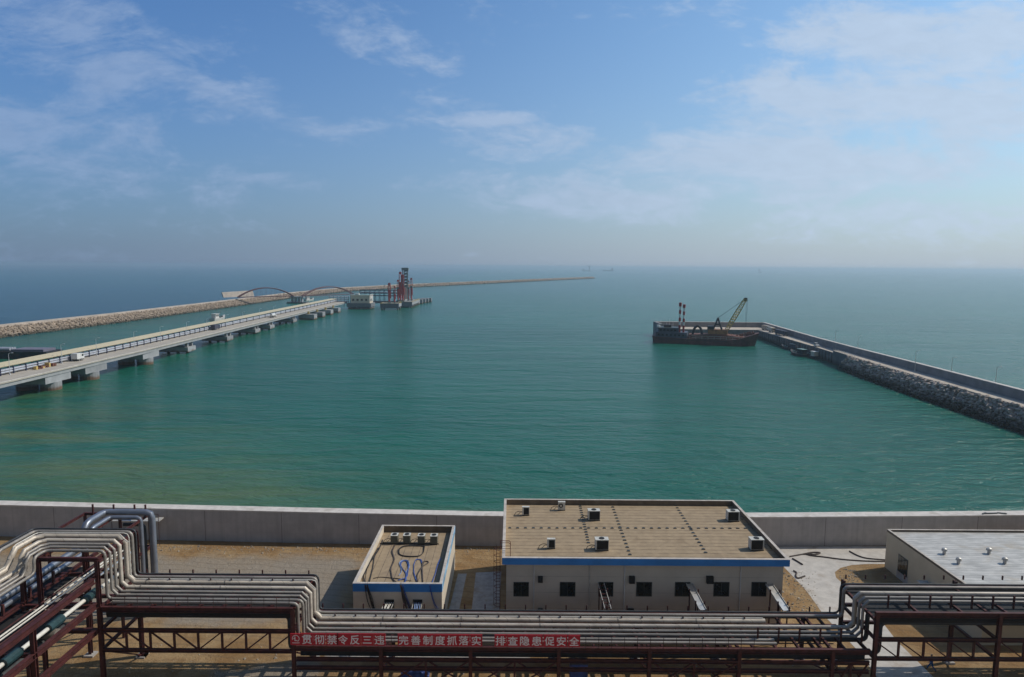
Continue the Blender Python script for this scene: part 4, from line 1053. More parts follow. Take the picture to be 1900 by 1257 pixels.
for i in range(14):
    q = rf(rl*i/13)
    if bl is None: bl = MB().cyl((0, 0, 0), .12, 1.1, 6).build('railing_post', M['trim'], t); o = bl
    else: o = bl.copy(); COL.objects.link(o); o.parent = t
    o.location = (q[0]+.2, q[1], 1.62)
RW = [(146.4, 100), (147.2, 190), (148.6, 241), (151.5, 286), (153.6, 306)]
loft(MB(), [(RW, SEA-1.5), (offset(RW, -1.0), SEA), (RT, 1.35), (offset(RT, -.4), 1.3)]).build('rubble_core', M['rock_grey'], t)
# the rocks of the slope, biggest 300 as things of their own
mb = MB(); g0, Lg = along(RW); g1, Lh = along(RT); cand = []
s = 0.0
while s < Lg+4:
    for j in range(8):
        q = (j+RND.random()*.8)/8; ss = min(s, Lg); a = g0(ss); b = g1(ss/Lg*Lh)
        x = a[0]+(b[0]-a[0])*q+RND.gauss(0, .15); y = a[1]+(b[1]-a[1])*q+RND.uniform(-.6, .6)+(max(0, s-Lg)); cand.append((x, y, SEA-.3+6.7*q+.28, .80*RND.uniform(.6, 1.4)))
    s += 1.15
cand.sort(key=lambda c: abs(c[1]-195) if c[1] > 186 else 999)
protos = []
for i in range(8):
    m_ = MB(); rock_shape(m_, (0, 0, 0), 1.0); protos.append(m_)
pm = []
for i, c in enumerate(cand):
    if i < 300:
        if i < 8: o = protos[i].build('armour_rock', M['rock_grey']); pm.append(o)
        else: o = pm[i % 8].copy(); COL.objects.link(o)
        tag(o, 'grey armour rock on the sloping inner side of the right-hand causeway', 'rock', 'rocks on the causeway slope')
        o.location = c[:3]; o.scale = (c[3],)*3; o.rotation_euler = (RND.uniform(-.4, .4), RND.uniform(-.4, .4), RND.random()*6.28)
    else: rock_shape(mb, c[:3], c[3])
tag(mb.build('armour_rocks', M['rock_grey']), 'mass of grey armour rocks further along the right-hand causeway', 'rocks', kind='stuff')

# ------------------------------------------------------------------ jetty
M['jet_deck'] = mat('jetty_deck', (0.43, 0.385, 0.325), 0.9, var=0.06, scale=0.3, dirt=(0.38, 0.33, 0.27), dirt_scale=0.15)
M['jet_conc'] = tide_mat('jetty_concrete', (0.36, 0.365, 0.375), (0.16, 0.10, 0.065), -4.3, -3.0, .06)
M['jet_face'] = mat('girder_concrete', (0.34, 0.345, 0.35), 0.85, var=.05, scale=.3)
M['buff'] = mat('buff_pipe', (0.52, 0.45, 0.31), 0.5, 0.1, var=.05)
M['navy'] = mat('navy_steel', (0.025, 0.033, 0.075), 0.6)
M['silver'] = mat('silver_pipe', (0.52, 0.53, 0.57), 0.45, 0.4, var=.06)
ZD = 2.5
JE = [(-167.8, 150), (-168.9, 210), (-169.4, 303), (-172.3, 405), (-176.2, 540), (-181.0, 728)]
jf, JL = along(JE)
def jx(Y):
    for a, b in zip(JE, JE[1:]):
        if Y <= b[1]: k = (Y-a[1])/(b[1]-a[1]); return a[0]+(b[0]-a[0])*k
    return JE[-1][0]
jet = thing('jetty', 'long concrete trestle jetty on piers crossing the water at the left', 'jetty')
def jloft(o0, o1, z0, z1, nm, m, y1=None):
    i_ = offset(JE, o0); o_ = offset(JE, o1); return loft(MB(), [(i_, z0), (i_, z1), (o_, z1), (o_, z0)]).build(nm, m, jet)
jloft(0, 18.5, ZD-.45, ZD, 'deck', M['jet_deck']); jloft(.35, 1.2, ZD-1.75, ZD-.452, 'girder', M['jet_face']); jloft(6, 6.8, ZD-1.75, ZD-.452, 'girder', M['jet_face']); jloft(12, 12.8, ZD-1.75, ZD-.452, 'girder', M['jet_face'])
jloft(-.02, .35, ZD+.002, ZD+.25, 'kerb', M['coping'])
for Y in (200, 245, 268, 310):
    x = jx(Y)
    h = MB().box(x-16, x-.6, Y-7, Y+7, -1.9, ZD-1.76).build('pier_head', M['jet_conc'], jet)
    for dx in (-3.6, -12.5): MB().cyl((x+dx, Y, SEA-2), 3.5, 5.1, 20).build('pier_column', M['jet_conc'], jet)
for Y in (352, 404, 452, 482, 538):
    x = jx(Y); MB().box(x-16, x-.5, Y-4.4, Y+4.4, SEA+.9, SEA+3.4).build('pile_cap', M['jet_conc'], jet)
    for dx in (-2.0, -13):
        for dy in (-2.5, 2.5): MB().box(x+dx-.7, x+dx+.7, Y+dy-.6, Y+dy+.6, SEA+3.402, ZD-.46).build('pier_post', M['jet_conc'], jet)
    for dx in (-3, -8, -13): MB().cyl((x+dx, Y, SEA-2), .8, 2.9, 10).build('pile', M['jet_conc'], jet)
M['yellow'] = mat('ochre_steel', (0.45, 0.33, 0.10), 0.6)
for Y in (574, 602, 632, 662):
    x = jx(Y)+2.0; MB().box(x-9, x+4.5, Y-4.5, Y+4.5, SEA+.3, SEA+4.8).build('dolphin_block', M['jet_conc'], jet)
    MB().box(x-3, x-1, Y-.7, Y+.7, SEA+4.802, ZD-.46).build('bracket', M['yellow'], jet)
jr = thing('pipe_rack', 'dark steel pipe rack along the inner side of the jetty deck', 'pipe rack')
po = None; Y = 168.0
while Y < 700:
    for off in (10.6, 17.2):
        if po is None: po = MB().box(-.2, .2, -.2, .2, 0, 2.5).build('post', M['navy'], jr); o = po
        else: o = po.copy(); COL.objects.link(o); o.parent = jr
        o.location = (jx(Y)-off, Y, ZD)
    MB().box(jx(Y)-17.4, jx(Y)-10.4, Y-.18, Y+.18, ZD+2.502, ZD+2.72).build('cross_beam', M['navy'], jr)
    Y += 6.2 if Y < 420 else 12.4
def jpipe(off, z, r, m, lb, grp):
    tag(MB().tube([(p_[0], p_[1], ZD+z) for p_ in offset(JE, off)], r, 8).build('pipeline', m, smooth=True), lb, 'pipe', grp)
GA, GB = 'buff pipes on top of the jetty rack', 'silver pipes at mid height of the jetty rack'
for i, o_ in enumerate((11.0, 12.3, 13.6, 14.9, 16.2, 17.3)): jpipe(o_, 3.14, .36, M['buff'], 'buff pipe on top of the jetty rack, %s from the roadway side' % ('first', 'second', 'third', 'fourth', 'fifth', 'last')[i], GA)
for i, (o_, z) in enumerate(((10.9, 1.75), (10.9, .95), (12.2, 1.7), (13.5, 1.1))): jpipe(o_, z, .38, M['silver'], ('upper silver pipe at the roadway side of the jetty rack', 'lower silver pipe at the roadway side of the jetty rack', 'silver pipe behind the upper one in the jetty rack', 'rearmost silver pipe seen through the jetty rack')[i], GB)
# jetty lamps
M['lamp_pole'] = mat('pale_lamp_pole', (0.55, 0.57, 0.60), 0.5, 0.2)
def street_lamp(h, arm, m):
    t = thing('street_lamp', None, 'street lamp')
    MB().tube([(0, 0, 0), (0, 0, h)], .11, 8, True, .055).build('pole', m, t)
    MB().cyl((0, 0, .002), .28, .5, 8).build('base', m, t)
    a = MB().tube([(0, 0, h-.1), (arm*.5, 0, h+.25), (arm, 0, h+.3)], .05, 6).build('arm', m, t)
    MB().box(arm-.15, arm+.45, -.14, .14, h+.2, h+.36).build('lamp_head', m, a)
    return t
sl = None
JLAMPS = ((31, 696, 'nearest to the picture edge, beside the moored barge'), (118, 675, 'beside the white lorry'), (189, 661, 'third along the deck'), (249, 645.6, 'fourth along the deck'), (301, 634.6, 'fifth along the deck'), (346, 623.5, 'sixth along the deck'),
                                  (388, 615, 'in front of the white workboat'), (424, 607, 'eighth along the deck'), (453, 600, 'ninth along the deck'), (485, 593, 'tenth, beside the tank lorry'), (512, 587, 'farthest along the deck'))
for i, (px, py, lb) in enumerate(JLAMPS):
    if sl is None: sl = street_lamp(7.6, 1.2, M['lamp_pole']); o = sl
    else: o = copy_tree(sl)
    q = at(px, py, ZD); o.location = (jx(q.y)-9.3, q.y, ZD+.002); o['label'] = 'slim white lamp post on the jetty, '+lb; o['group'] = 'lamp posts along the jetty'
qp = None
for px, py, z, lb in ((1849, 728, 1.6, 'tallest-looking thin lamp post by the right parapet, nearest the picture edge'), (1767, 706, 1.6, 'thin lamp post by the parapet above the middle of the rock slope'), (1700, 690, 1.6, 'thin lamp post by the parapet above the far end of the rock slope'),
                   (1593, 656, 1.6, 'thin lamp post by the parapet behind the deck railing'), (1551, 643, 1.6, 'thin lamp post by the parapet right of the parked car')):
    if qp is None: qp = street_lamp(8.2, 1.1, M['galv']); o = qp
    else: o = copy_tree(qp)
    q = at(px, py, z); o.location = (q.x-.6, q.y, z+.03); o['label'] = lb; o['group'] = 'lamp posts along the causeway'

# jetty head: pile platform with control house, loading platforms, arms, tower
M['deck_dark'] = tide_mat('platform_concrete', (0.19, 0.20, 0.22), (0.07, 0.06, 0.055), -4.5, -3.2, .06)
ph = thing('control_house', 'white flat-roofed control house with greenish roof on a piled platform at the jetty end', 'building', (-178.5, 715, 0))
MB().box(0, 26, 0, 22, -2.6, 1.5).build('platform', M['deck_dark'], ph)
for i in range(6):
    for j in range(3): MB().cyl((2+i*4.4, 2+j*9, SEA-2), .8, 4.3, 8).build('pile', M['deck_dark'], ph)
MB().box(.5, 25.5, .2, 21.8, -4.4, -3.6).build('fender_beam', M['jet_conc'], ph)
MB().box(4, 24.5, 1.2, 18, 1.502, 9.6).build('wall', M['wall_cream'], ph)
MB().box(3.6, 24.9, .8, 18.4, 9.602, 10.2).build('parapet', M['wall_cream'], ph)
M['green_roof'] = mat('greenish_roof', (0.20, 0.31, 0.30), 0.7)
MB().box(4.4, 24.1, 1.6, 17.6, 10.202, 10.26).build('roof', M['green_roof'], ph)
MB().box(24.502, 24.9, 2.5, 17.0, 3.6, 10.9).build('facade_panel', M['trim'], ph)
for i in range(4): MB().box(5.5+i*4.7, 7.8+i*4.7, 1.12, 1.198, 4.0, 6.2).build('window', M['glass'], ph)
for i in range(3): MB().box(24.905, 24.96, 3.6+i*3.2, 5.2+i*3.2, 4.0, 6.2).build('window', M['glass'], ph)
MB().box(8, 12, 5, 9, 10.262, 11.8).build('roof_box', M['trim'], ph)
M['arm_red'] = mat('loading_arm_red', (0.50, 0.05, 0.04), 0.5, var=.08)
M['tower_grey'] = mat('tower_grey_green', (0.16, 0.205, 0.21), 0.6)
plats = ((-141, 707, 20, 17, 1.8, 'pile platform with red loading arms in front of the control house, nearest'), (-128, 748, 15, 60, 1.5, 'long pile platform with tall tower behind the nearest loading platform'))
for x, y, wx, wy, zt, lb in plats:
    t = thing('loading_platform', lb, 'platform', (x, y, 0))
    MB().box(0, wx, 0, wy, zt-3.4, zt).build('deck', M['jet_conc'], t)
    MB().box(.2, wx-.2, -.05, -.003, zt-5.2, zt-.2).build('skirt', M['deck_dark'], t)
    MB().box(-.1, wx+.1, -.1, .4, zt+.002, zt+.35).box(-.1, wx+.1, wy-.4, wy+.1, zt+.002, zt+.35).box(wx-.4, wx+.1, .401, wy-.401, zt+.002, zt+.35).box(-.1, .4, .401, wy-.401, zt+.002, zt+.35).build('kerb', M['yellow'], t)
    for i in range(int(wy/4)): MB().tube([(wx-.2, 1+i*4, zt+.36), (wx-.2, 1+i*4, zt+1.5)], .09, 5).build('railing_post', M['yellow'], t)
    MB().tube([(wx-.2, .5, zt+1.5), (wx-.2, wy-.5, zt+1.5)], .07, 5).build('railing', M['yellow'], t)
    MB().tube([(.5, .1, zt+1.5), (wx-.3, .1, zt+1.5)], .07, 5).build('railing', M['yellow'], t)
    for i in range(max(2, int(wy/8))):
        for j in (1.5, wx-1.5): MB().cyl((j, 2+i*(wy-4)/(max(2, int(wy/8))-1), SEA-2), .9, zt-3.4-SEA+2, 10).build('pile', M['jet_conc'], t)
for i in range(5):
    MB().box(-123+i*1.0, -114+i*2, 812+i*14, 818+i*14, SEA-1, .2).build('mooring_dolphin', M['jet_conc'])
    o = bpy.context.scene.objects[-1]
for o in [o for o in COL.objects if o.name.startswith('mooring_dolphin')]:
    k = int(o.name.split('.')[1]) if '.' in o.name else 0
    tag(o, 'square concrete mooring dolphin beyond the loading platforms, %s' % ('closest to them', 'second from them', 'third from them', 'fourth from them', 'farthest away')[k], 'mooring dolphin', 'mooring dolphins beyond the loading platforms')
def red_arm(x, y, h, lb, w_=1.6):
    t = thing('marine_loader', lb, 'marine loader', (x, y, 1.9), 0, 'red loading arms at the jetty head')
    MB().tube([(0, 0, 0), (0, 0, h*.62)], w_*.55, 10).build('riser', M['arm_red'], t)
    MB().beam((w_*.9, 0, h*.25), (w_*.5, 0, h), w_*.5, w_*.7, kind='box').build('inboard_arm', M['arm_red'], t)
    MB().beam((-w_*.8, 0, h*.96), (-w_*.7, 0, h*.12), w_*.4, w_*.5, kind='box').build('outboard_arm', M['arm_red'], t)
    MB().beam((-w_*.9, 0, h*.97), (w_*.9, 0, h*.97), w_*.4, w_*.4, kind='box').build('head_pulley', M['arm_red'], t)
    MB().box(-w_*1.1, w_*1.1, -.9, .9, h*.58, h*.66).build('counterweight', M['tower_grey'], t)
    for zf in (.97, .62): MB().tube([(0, -w_*.62, h*zf), (0, -w_*.42, h*zf)], w_*.95, 16).build('sheave', M['arm_red'], t)
    for i in range(7): MB().beam((-w_*.75, .1, h*(.15+i*.11)), (w_*.6, .1, h*(.21+i*.11)), w_*.16, w_*.16, kind='box').build('lacing', M['arm_red'], t)
    MB().box(-w_, w_, -1.2, 1.2, 0, 1.4).build('base', M['tower_grey'], t)
red_arm(-132.5, 716, 21, 'red loading arm on the nearest platform, the left one')
red_arm(-127, 717, 18, 'slim red loading arm on the nearest platform, the right one', 1.0)
red_arm(-126.6, 752, 33, 'tallest red loading arm, left of the grey tower', 1.6)
red_arm(-123.6, 750, 30, 'red loading arm against the grey tower', 1.5)
red_arm(-130.2, 757, 24, 'red loading arm left of the tallest pair, partly behind them', 1.2)
red_arm(-125.2, 760, 28, 'red loading arm squeezed between the tallest pair and the grey tower', 1.3)
red_arm(-117.0, 770, 26, 'red loading arm right of the grey tower', 1.3)
red_arm(-120.5, 772, 23, 'slim red loading arm behind the tower, lowest one', 1.0)
t = thing('steel_tower', 'tall grey-green steel gangway tower, highest thing at the jetty end', 'tower', (-122.3, 764, 1.8))
for sx in (-2, 2):
    for sy in (-2, 2): MB().beam((sx, sy, 0), (sx, sy, 35), .5, .5, kind='box').build('leg', M['tower_grey'], t)
for i in range(10):
    z = 2+i*3.5
    MB().box(-1.74, 1.74, -1.74, 1.74, z, z+.25).build('landing', M['tower_grey'], t)
    MB().beam((-2, -2.3, z), (2, -2.3, z+3.5), .3, .3, kind='box').build('stair', M['tower_grey'], t)
    MB().box(-1.74, 1.74, 1.4, 1.7, z+.252, z+2.4).build('panel', M['tower_grey'], t)
MB().box(-4.5, 3.2, -2.6, 2.6, 35.002, 38.0).build('tower_cabin', M['tower_grey'], t); MB().tube([(-3.8, 0, 0), (-3.8, 0, 35)], .45, 8).build('mast', M['navy'], t)
MB().box(-1.5, 1.5, -2.9, -2.4, 2, 15).build('lift_panel', M['galv'], t)
t = thing('gantry', 'dark blue pipe gantry between the control house and the loading arms', 'gantry', (0, 0, 0))
for i in range(9):
    x = -178+i*5.6; y = 775
    for dy in (0, 6): MB().beam((x, y+dy, 1), (x, y+dy, 14), .5, .5, kind='box').build('post', M['navy'], t)
for z in (7, 10, 13.5):
    for dy in (0, 6): MB().beam((-178.3, 775+dy-.3, z), (-133, 775+dy-.3, z), .5, .8, kind='box').build('beam', M['navy'], t)
MB().box(-178, -133, 774.4, 781.5, -1.8, 1.0).build('deck', M['deck_dark'], t)
for i in range(4): MB().tube([(-178, 776+i*1.3, 11), (-133, 776+i*1.3, 11)], .35, 8).build('pipe', M['silver'], t)
t = thing('manifold_frame', 'cluttered grey pipe manifold frame where the jetty meets the control house', 'pipe manifold')
for i in range(6):
    x = -198+i*4.0; 
    for dy in (0, 9): MB().beam((x, 720+dy, ZD-6), (x, 720+dy, ZD+6.5), .4, .4, kind='box').build('post', M['navy'], t)
for z in (0.5, 3, 5.5):
    for k in range(3): MB().tube([(-200, 721+k*3, ZD+z), (-178.6, 721+k*3, ZD+z)], .4, 8).build('pipe', M['silver'], t)
# arched footbridges
M['bridge_red'] = mat('bridge_red', (0.12, 0.045, 0.05), 0.6)
def arch(label, a, b, rise):
    t = thing('footbridge', label, 'footbridge'); a = Vector(a); b = Vector(b); d = (b-a).normalized(); sd = Vector((-d.y, d.x, 0))
    for s in (-2.2, 2.2):
        pts = [a.lerp(b, i/24)+sd*s+Vector((0, 0, rise*4*(i/24)*(1-i/24))) for i in range(25)]
        MB().tube(pts, .55, 8).build('arch_rib', M['bridge_red'], t, smooth=True)
        for i in range(2, 23, 2): MB().tube([a.lerp(b, i/24)+sd*s, pts[i]], .10, 5).build('hanger', M['bridge_red'], t)
    MB().beam(a, b, 4.2, .8, kind='box').build('deck', M['bridge_red'], t)
A0 = at(441, 552, 4.0); A1 = at(544, 549.5, 4.0); A2 = at(561, 549.5, 4.0); A3 = at(655, 546, 4.0)
arch('left red arched footbridge, springing from the breakwater to the pier in the water', A0, A1, 10.5)
arch('right red arched footbridge, from the pier in the water to the jetty head', A2, A3, 10.5)
t = thing('bridge_pier', 'grey concrete pier with four columns between the two arched footbridges', 'pier', (0, 0, 0))
c = A1.lerp(A2, .5)
MB().box(c.x-12, c.x+12, c.y-6, c.y+6, SEA-1, SEA+1.6).build('pile_cap', M['deck_dark'], t); MB().box(c.x-8, c.x+8, c.y-4, c.y+4, 2.0, 3.5).build('crossbeam', M['jet_conc'], t)
for i in range(4): MB().box(c.x-6.8+i*4-.9, c.x-6.8+i*4+.9, c.y-2, c.y+2, SEA+1.602, 1.998).build('column', M['jet_conc'], t)

# ------------------------------------------------------------------ vessels
M['hull_rust'] = mat('rusty_hull', (0.11, 0.045, 0.038), 0.75, var=.2, scale=.25, dirt=(0.055, 0.035, 0.032), dirt_scale=.18)
M['hull_dark'] = mat('dark_hull', (0.028, 0.032, 0.04), 0.7, var=.2, scale=.3, dirt=(0.10, 0.055, 0.04), dirt_scale=.3)
M['house_blue'] = mat('deckhouse_blue_grey', (0.06, 0.075, 0.11), 0.7, var=.15, scale=.4)
M['coaming'] = mat('hopper_red', (0.17, 0.072, 0.05), 0.8, var=.2, scale=.3)
M['boom'] = mat('crane_yellow', (0.55, 0.40, 0.14), 0.6, var=.1); M['orange'] = mat('crane_cab_orange', (0.33, 0.15, 0.06), 0.6, var=.15, scale=.5)
M['spud_red'] = mat('spud_red', (0.38, 0.04, 0.045), 0.6); M['spud_white'] = mat('spud_white', (0.78, 0.78, 0.78), 0.6)
def hull(secs, m, nm, parent):
    """secs: (x, half beam at deck, half beam at water, z deck, x shift of keel)"""
    mb = MB(); vs = []; n = 5
    for x, bd, bw, zd, xs in secs:
        vs += [(x, -bd, zd), (x+xs, -bw, SEA-1.2), (x+xs, bw, SEA-1.2), (x, bd, zd), (x, 0, zd)]
    fs = []
    for i in range(len(secs)-1):
        for j in range(5): fs.append((i*5+j, i*5+(j+1) % 5, (i+1)*5+(j+1) % 5, (i+1)*5+j))
    fs.append(tuple(range(5))[::-1]); k = (len(secs)-1)*5; fs.append(tuple(range(k, k+5)))
    return mb.add(vs, fs).build(nm, m, parent)
S = at(1212, 634, SEA); B = at(1402, 642, SEA); dv = B-S; DL = dv.length; ang = math.atan2(dv.y, dv.x)
dr = thing('dredger', 'rusty grab dredger barge with striped spuds and yellow crane boom, moored at the quay', 'ship', (S.x, S.y, 0), ang)
k = DL/62.0
hull([(0, 6.5, 5.5, -.6, .8), (3, 7.5, 7.2, -1.0, 0), (20, 7.8, 7.6, -1.6, 0), (46, 7.8, 7.6, -1.5, 0), (52, 7.6, 7.0, -.6, 0), (58*k, 6.4, 4.2, 1.4, -.8), (63.5*k, 3.4, 1.0, 3.0, -2.2)], M['hull_rust'], 'hull', dr)
MB().box(4, 45, -7.9, -7.7, -2.4, -2.05).build('rubbing_strake', M['hull_dark'], dr)
h = MB().box(2.2, 21, -6.6, 6.6, -1.6, 1.9).build('deckhouse', M['house_blue'], dr)
for i in range(7): MB().box(3.4+i*2.5, 4.6+i*2.5, -6.68, -6.602, -.3, .8).build('window', M['black'], h)
h2 = MB().box(3.5, 16, -5.4, 5.4, 1.902, 4.4).build('bridge_house', M['house_blue'], dr)
for i in range(5): MB().box(4.4+i*2.2, 5.8+i*2.2, -5.48, -5.402, 2.7, 3.7).build('window', M['black'], h2)
MB().box(3, 16.5, -5.9, 5.9, 4.402, 4.6).build('bridge_roof', M['frame'], dr)
for x, z in ((4.5, 9), (8, 7.5), (9.8, 10), (12, 8)): MB().tube([(x, 0, 4.6), (x, 0, z)], .10, 6).build('mast', M['trim'], dr)
MB().box(2.6, 4.4, -5, -3, 4.602, 6.0).build('liferaft_box', M['spud_white'], dr)
MB().box(6.5, 11, -2, 2, 4.602, 6.2).build('wheelhouse', M['hull_dark'], dr)
for x, zt in ((16.3, 20.4), (18.7, 19.3)):
    sp = MB().box(x-.55, x+.55, -3.4, -2.3, SEA-4, 4.0).build('spud', M['spud_red'], dr)
    nb = 7; zs = [4.0+(zt-4.0)*i/nb for i in range(nb+1)]
    wd = [.62, .48, .66, .46, .66, .46, .80]
    for i in range(nb):
        red = (i % 2 == 0)
        MB().box(x-wd[i], x+wd[i], -2.85-wd[i], -2.85+wd[i], zs[i]+.002, zs[i+1]).build('spud_band', M['spud_red'] if red else M['spud_white'], sp)
MB().tube(bend([(24.0, -2, -1.4), (25.0, -2, 4.4), (27.2, -2, 6.6), (29.4, -2, 4.4), (30.2, -2, -1.4)], 1.5, 4), .75, 8).build('grab_stand', M['hull_dark'], dr)
cm = MB(); cm.add([(22, -6, -1.5), (56, -5, -.6), (56, 5, -.6), (22, 6, -1.5), (22, -5, .8), (42, -5, 1.6), (55, -4, .5), (55, 4, .5), (42, 5, 1.6), (22, 5, .8)],
    [(0,1,6,5,4), (2,3,9,8,7), (1,2,7,6), (3,0,4,9), (4,5,8,9), (5,6,7,8), (0,3,2,1)]); cm.build('hopper_coaming', M['coaming'], dr)
for z in (-1.0, 0.2): MB().box(24, 52, -6.35, -6.15, z, z+.18).build('hopper_rail', M['galv'], dr)
for i in range(9): MB().tube([(23+i*3.6, -7.4, -1.5), (23+i*3.6, -7.4, .2)], .08, 5).build('stanchion', M['galv'], dr)
cr = MB().box(33.5, 45, -4, 4, 1.602, 4.3).build('crane_house', M['orange'], dr)
MB().box(33, 36.5, -3.6, 3.6, 4.302, 6.2).build('engine_house', M['hull_dark'], cr)
for a, b_ in (((36.5, -1.8, 4.3), (39.0, -1.2, 11.3)), ((36.5, 1.8, 4.3), (39.0, 1.2, 11.3)), ((41.5, -1.8, 4.3), (39.0, -1.2, 11.3)), ((41.5, 1.8, 4.3), (39.0, 1.2, 11.3)), ((39, -1.4, 11.2), (39, 1.4, 11.2)), ((37.6, -1.6, 7.4), (40.4, -1.6, 7.4))):
    MB().beam(a, b_, .85, .85, kind='box').build('a_frame_leg', M['hull_dark'], dr)
bo = thing('boom', None, None); bo.parent = dr
for s in ('label', 'category'):
    if s in bo: del bo[s]
b0 = Vector((44.5, 0, 4.4)); b1 = Vector((54.5, 0, 23.2)); bd = (b1-b0).normalized(); bs = Vector((0, 1, 0)); bu = bd.cross(bs)
def bw(f): return 1.7*(1-abs(f-.45)*.75)
bpart = MB()
for s in (-1, 1):
    for u_ in (-1, 1): bpart.tube([b0.lerp(b1, f)+bs*s*bw(f)+bu*u_*bw(f)*.8 for f in (0, .3, .6, 1)], .27, 6)
N_ = 12
for i in range(N_+1):
    f = i/N_; f2 = min(1, (i+.5)/N_)
    for s in (-1, 1):
        bpart.tube([b0.lerp(b1, f)+bs*s*bw(f)+bu*-bw(f)*.8, b0.lerp(b1, f)+bs*s*bw(f)+bu*bw(f)*.8], .22, 5)
        if i < N_: bpart.tube([b0.lerp(b1, f)+bs*s*bw(f)+bu*-bw(f)*.8, b0.lerp(b1, (i+1)/N_)+bs*s*bw(f)+bu*bw(f)*.8], .16, 5)
bpart.build('lattice', M['boom'], bo)
MB().box(b1.x-.9, b1.x+1.1, -1.0, 1.0, b1.z-1.2, b1.z+.9).build('boom_head', M['hull_dark'], bo)
mb = MB()
for s in (-.5, .5): mb.tube([(39.0, s, 11.3), (b1.x-.5, s, b1.z)], .09, 5)
mb.build('luffing_cable', M['hull_dark'], dr)
MB().tube([(b1.x+.6, 0, b1.z-.6), (b1.x+.6, 0, 6.5)], .08, 5).tube([(b1.x+1.2, 0, b1.z-.6), (b1.x+1.2, 0, 6.5)], .08, 5).build('hoist_cable', M['house_blue'], dr)
mb = MB()
for i in range(34): x = 44+RND.uniform(0, 16); y = RND.uniform(-3.5, 3.5); z = 0.4+max(0, x-49)*.2; mb.box(x, x+RND.uniform(.5, 1.6), y, y+RND.uniform(.5, 1.2), z-1, z+RND.uniform(.3, 1.3))
mb.build('deck_gear', M['coaming'], dr)
MB().tube([(54.5, -5, .3), (54.5, -5, 3.2)], .1, 5).tube([(60, 0, 2.3), (60, 0, 5.2)], .1, 5).build('bow_post', M['trim'], dr)

def fishing_boat(label, x, y, rz, L, hm, cm_, group, cab=.28):
    t = thing('fishing_boat', label, 'boat', (x, y, 0), rz, group); k = L/12
    hull([(-6*k, 1.5*k, 1.2*k, SEA+1.3*k, .3), (-3*k, 1.8*k, 1.5*k, SEA+1.05*k, 0), (2*k, 1.8*k, 1.4*k, SEA+1.15*k, 0), (4.5*k, 1.3*k, .7*k, SEA+1.6*k, -.3), (6.3*k, .25*k, .1*k, SEA+2.3*k, -1.0)], hm, 'hull', t)
    c_ = MB().box((-4.4)*k, (-4.4+12*cab)*k, -1.1*k, 1.1*k, SEA+1.05*k, SEA+3.2*k).build('wheelhouse', cm_, t)
    for i in range(3): MB().box((-4.1+i*1.05)*k, (-3.4+i*1.05)*k, -1.1*k-.05, -1.1*k-.003, SEA+2.1*k, SEA+2.8*k).build('window', M['black'], c_)
    MB().box((-4.7)*k, (-4.1+12*cab)*k, -1.3*k, 1.3*k, SEA+3.202*k, SEA+3.35*k).build('roof', M['trim'] if cm_ is not M['hull_dark'] else M['green_roof'], t)
    MB().tube([(-1*k, 0, SEA+1.2*k), (-1*k, 0, SEA+5.6*k)], .09, 6).build('mast', M['coaming'], t)
    MB().tube([(-1*k, 0, SEA+2.2*k), (3.5*k, 0, SEA+4.8*k)], .07, 6).build('derrick', M['coaming'], t)
    for i in range(4): MB().box((1+i*.8)*k, (1.5+i*.8)*k, (-.9+.4*(i % 2))*k, (.1+.4*(i % 2))*k, SEA+1.15*k, SEA+(1.6+.15*i)*k).build('net_pile', M['green_roof'] if i % 2 else M['hull_dark'], t)
q = at(1466, 649, SEA); fishing_boat('dark fishing boat with white roof moored against the quay, farther of the cluster', q.x, q.y, R(110), 13, M['hull_dark'], M['house_blue'], 'fishing boats at the quay')
q = at(1487, 660, SEA); fishing_boat('dark fishing boat with green gear on deck, outermost of the cluster', q.x-1.5, q.y, R(100), 14, M['hull_dark'], M['hull_dark'], 'fishing boats at the quay', .34)
q = at(1504, 663, SEA); fishing_boat('dark fishing boat with pale wheelhouse, nearest along the quay face', q.x, q.y-1, R(95), 13, M['hull_dark'], M['wall_cream'], 'fishing boats at the quay')
def q_boat(px, py, L, lb, rz, hm, cm_): q = at(px, py, SEA); fishing_boat(lb, q.x, q.y, rz, L, hm, cm_, None)
q_boat(405, 594, 20, 'long white workboat moored behind the middle of the jetty', R(85), M['trim'], M['trim'])
q_boat(574, 558, 18, 'white boat moored behind the far part of the jetty', R(70), M['trim'], M['trim'])
M['hatch'] = mat('hatch_purple', (0.17, 0.16, 0.21), 0.7)
t = thing('barge', 'flat barge with dark purple hatch panels behind the jetty at the left edge', 'barge', (0, 0, 0)); q = at(28, 672, SEA); x, y = q.x-8, q.y+16
hull([(x-22, 6, 5, SEA+3.5, 0), (x+16, 6, 5, SEA+3.5, 0)], M['hull_dark'], 'hull', t).location = (0, y, 0)
MB().box(x-2, x+14, y-5, y+4, SEA+3.502, SEA+4.6).build('hatch_cover', M['hatch'], t)
for i in range(3): MB().tube([(x-21, y-4+i*1.6, SEA+4.6), (x-3, y-4+i*1.6, SEA+4.6)], .7, 10).build('cargo_pipe', M['silver'], t)
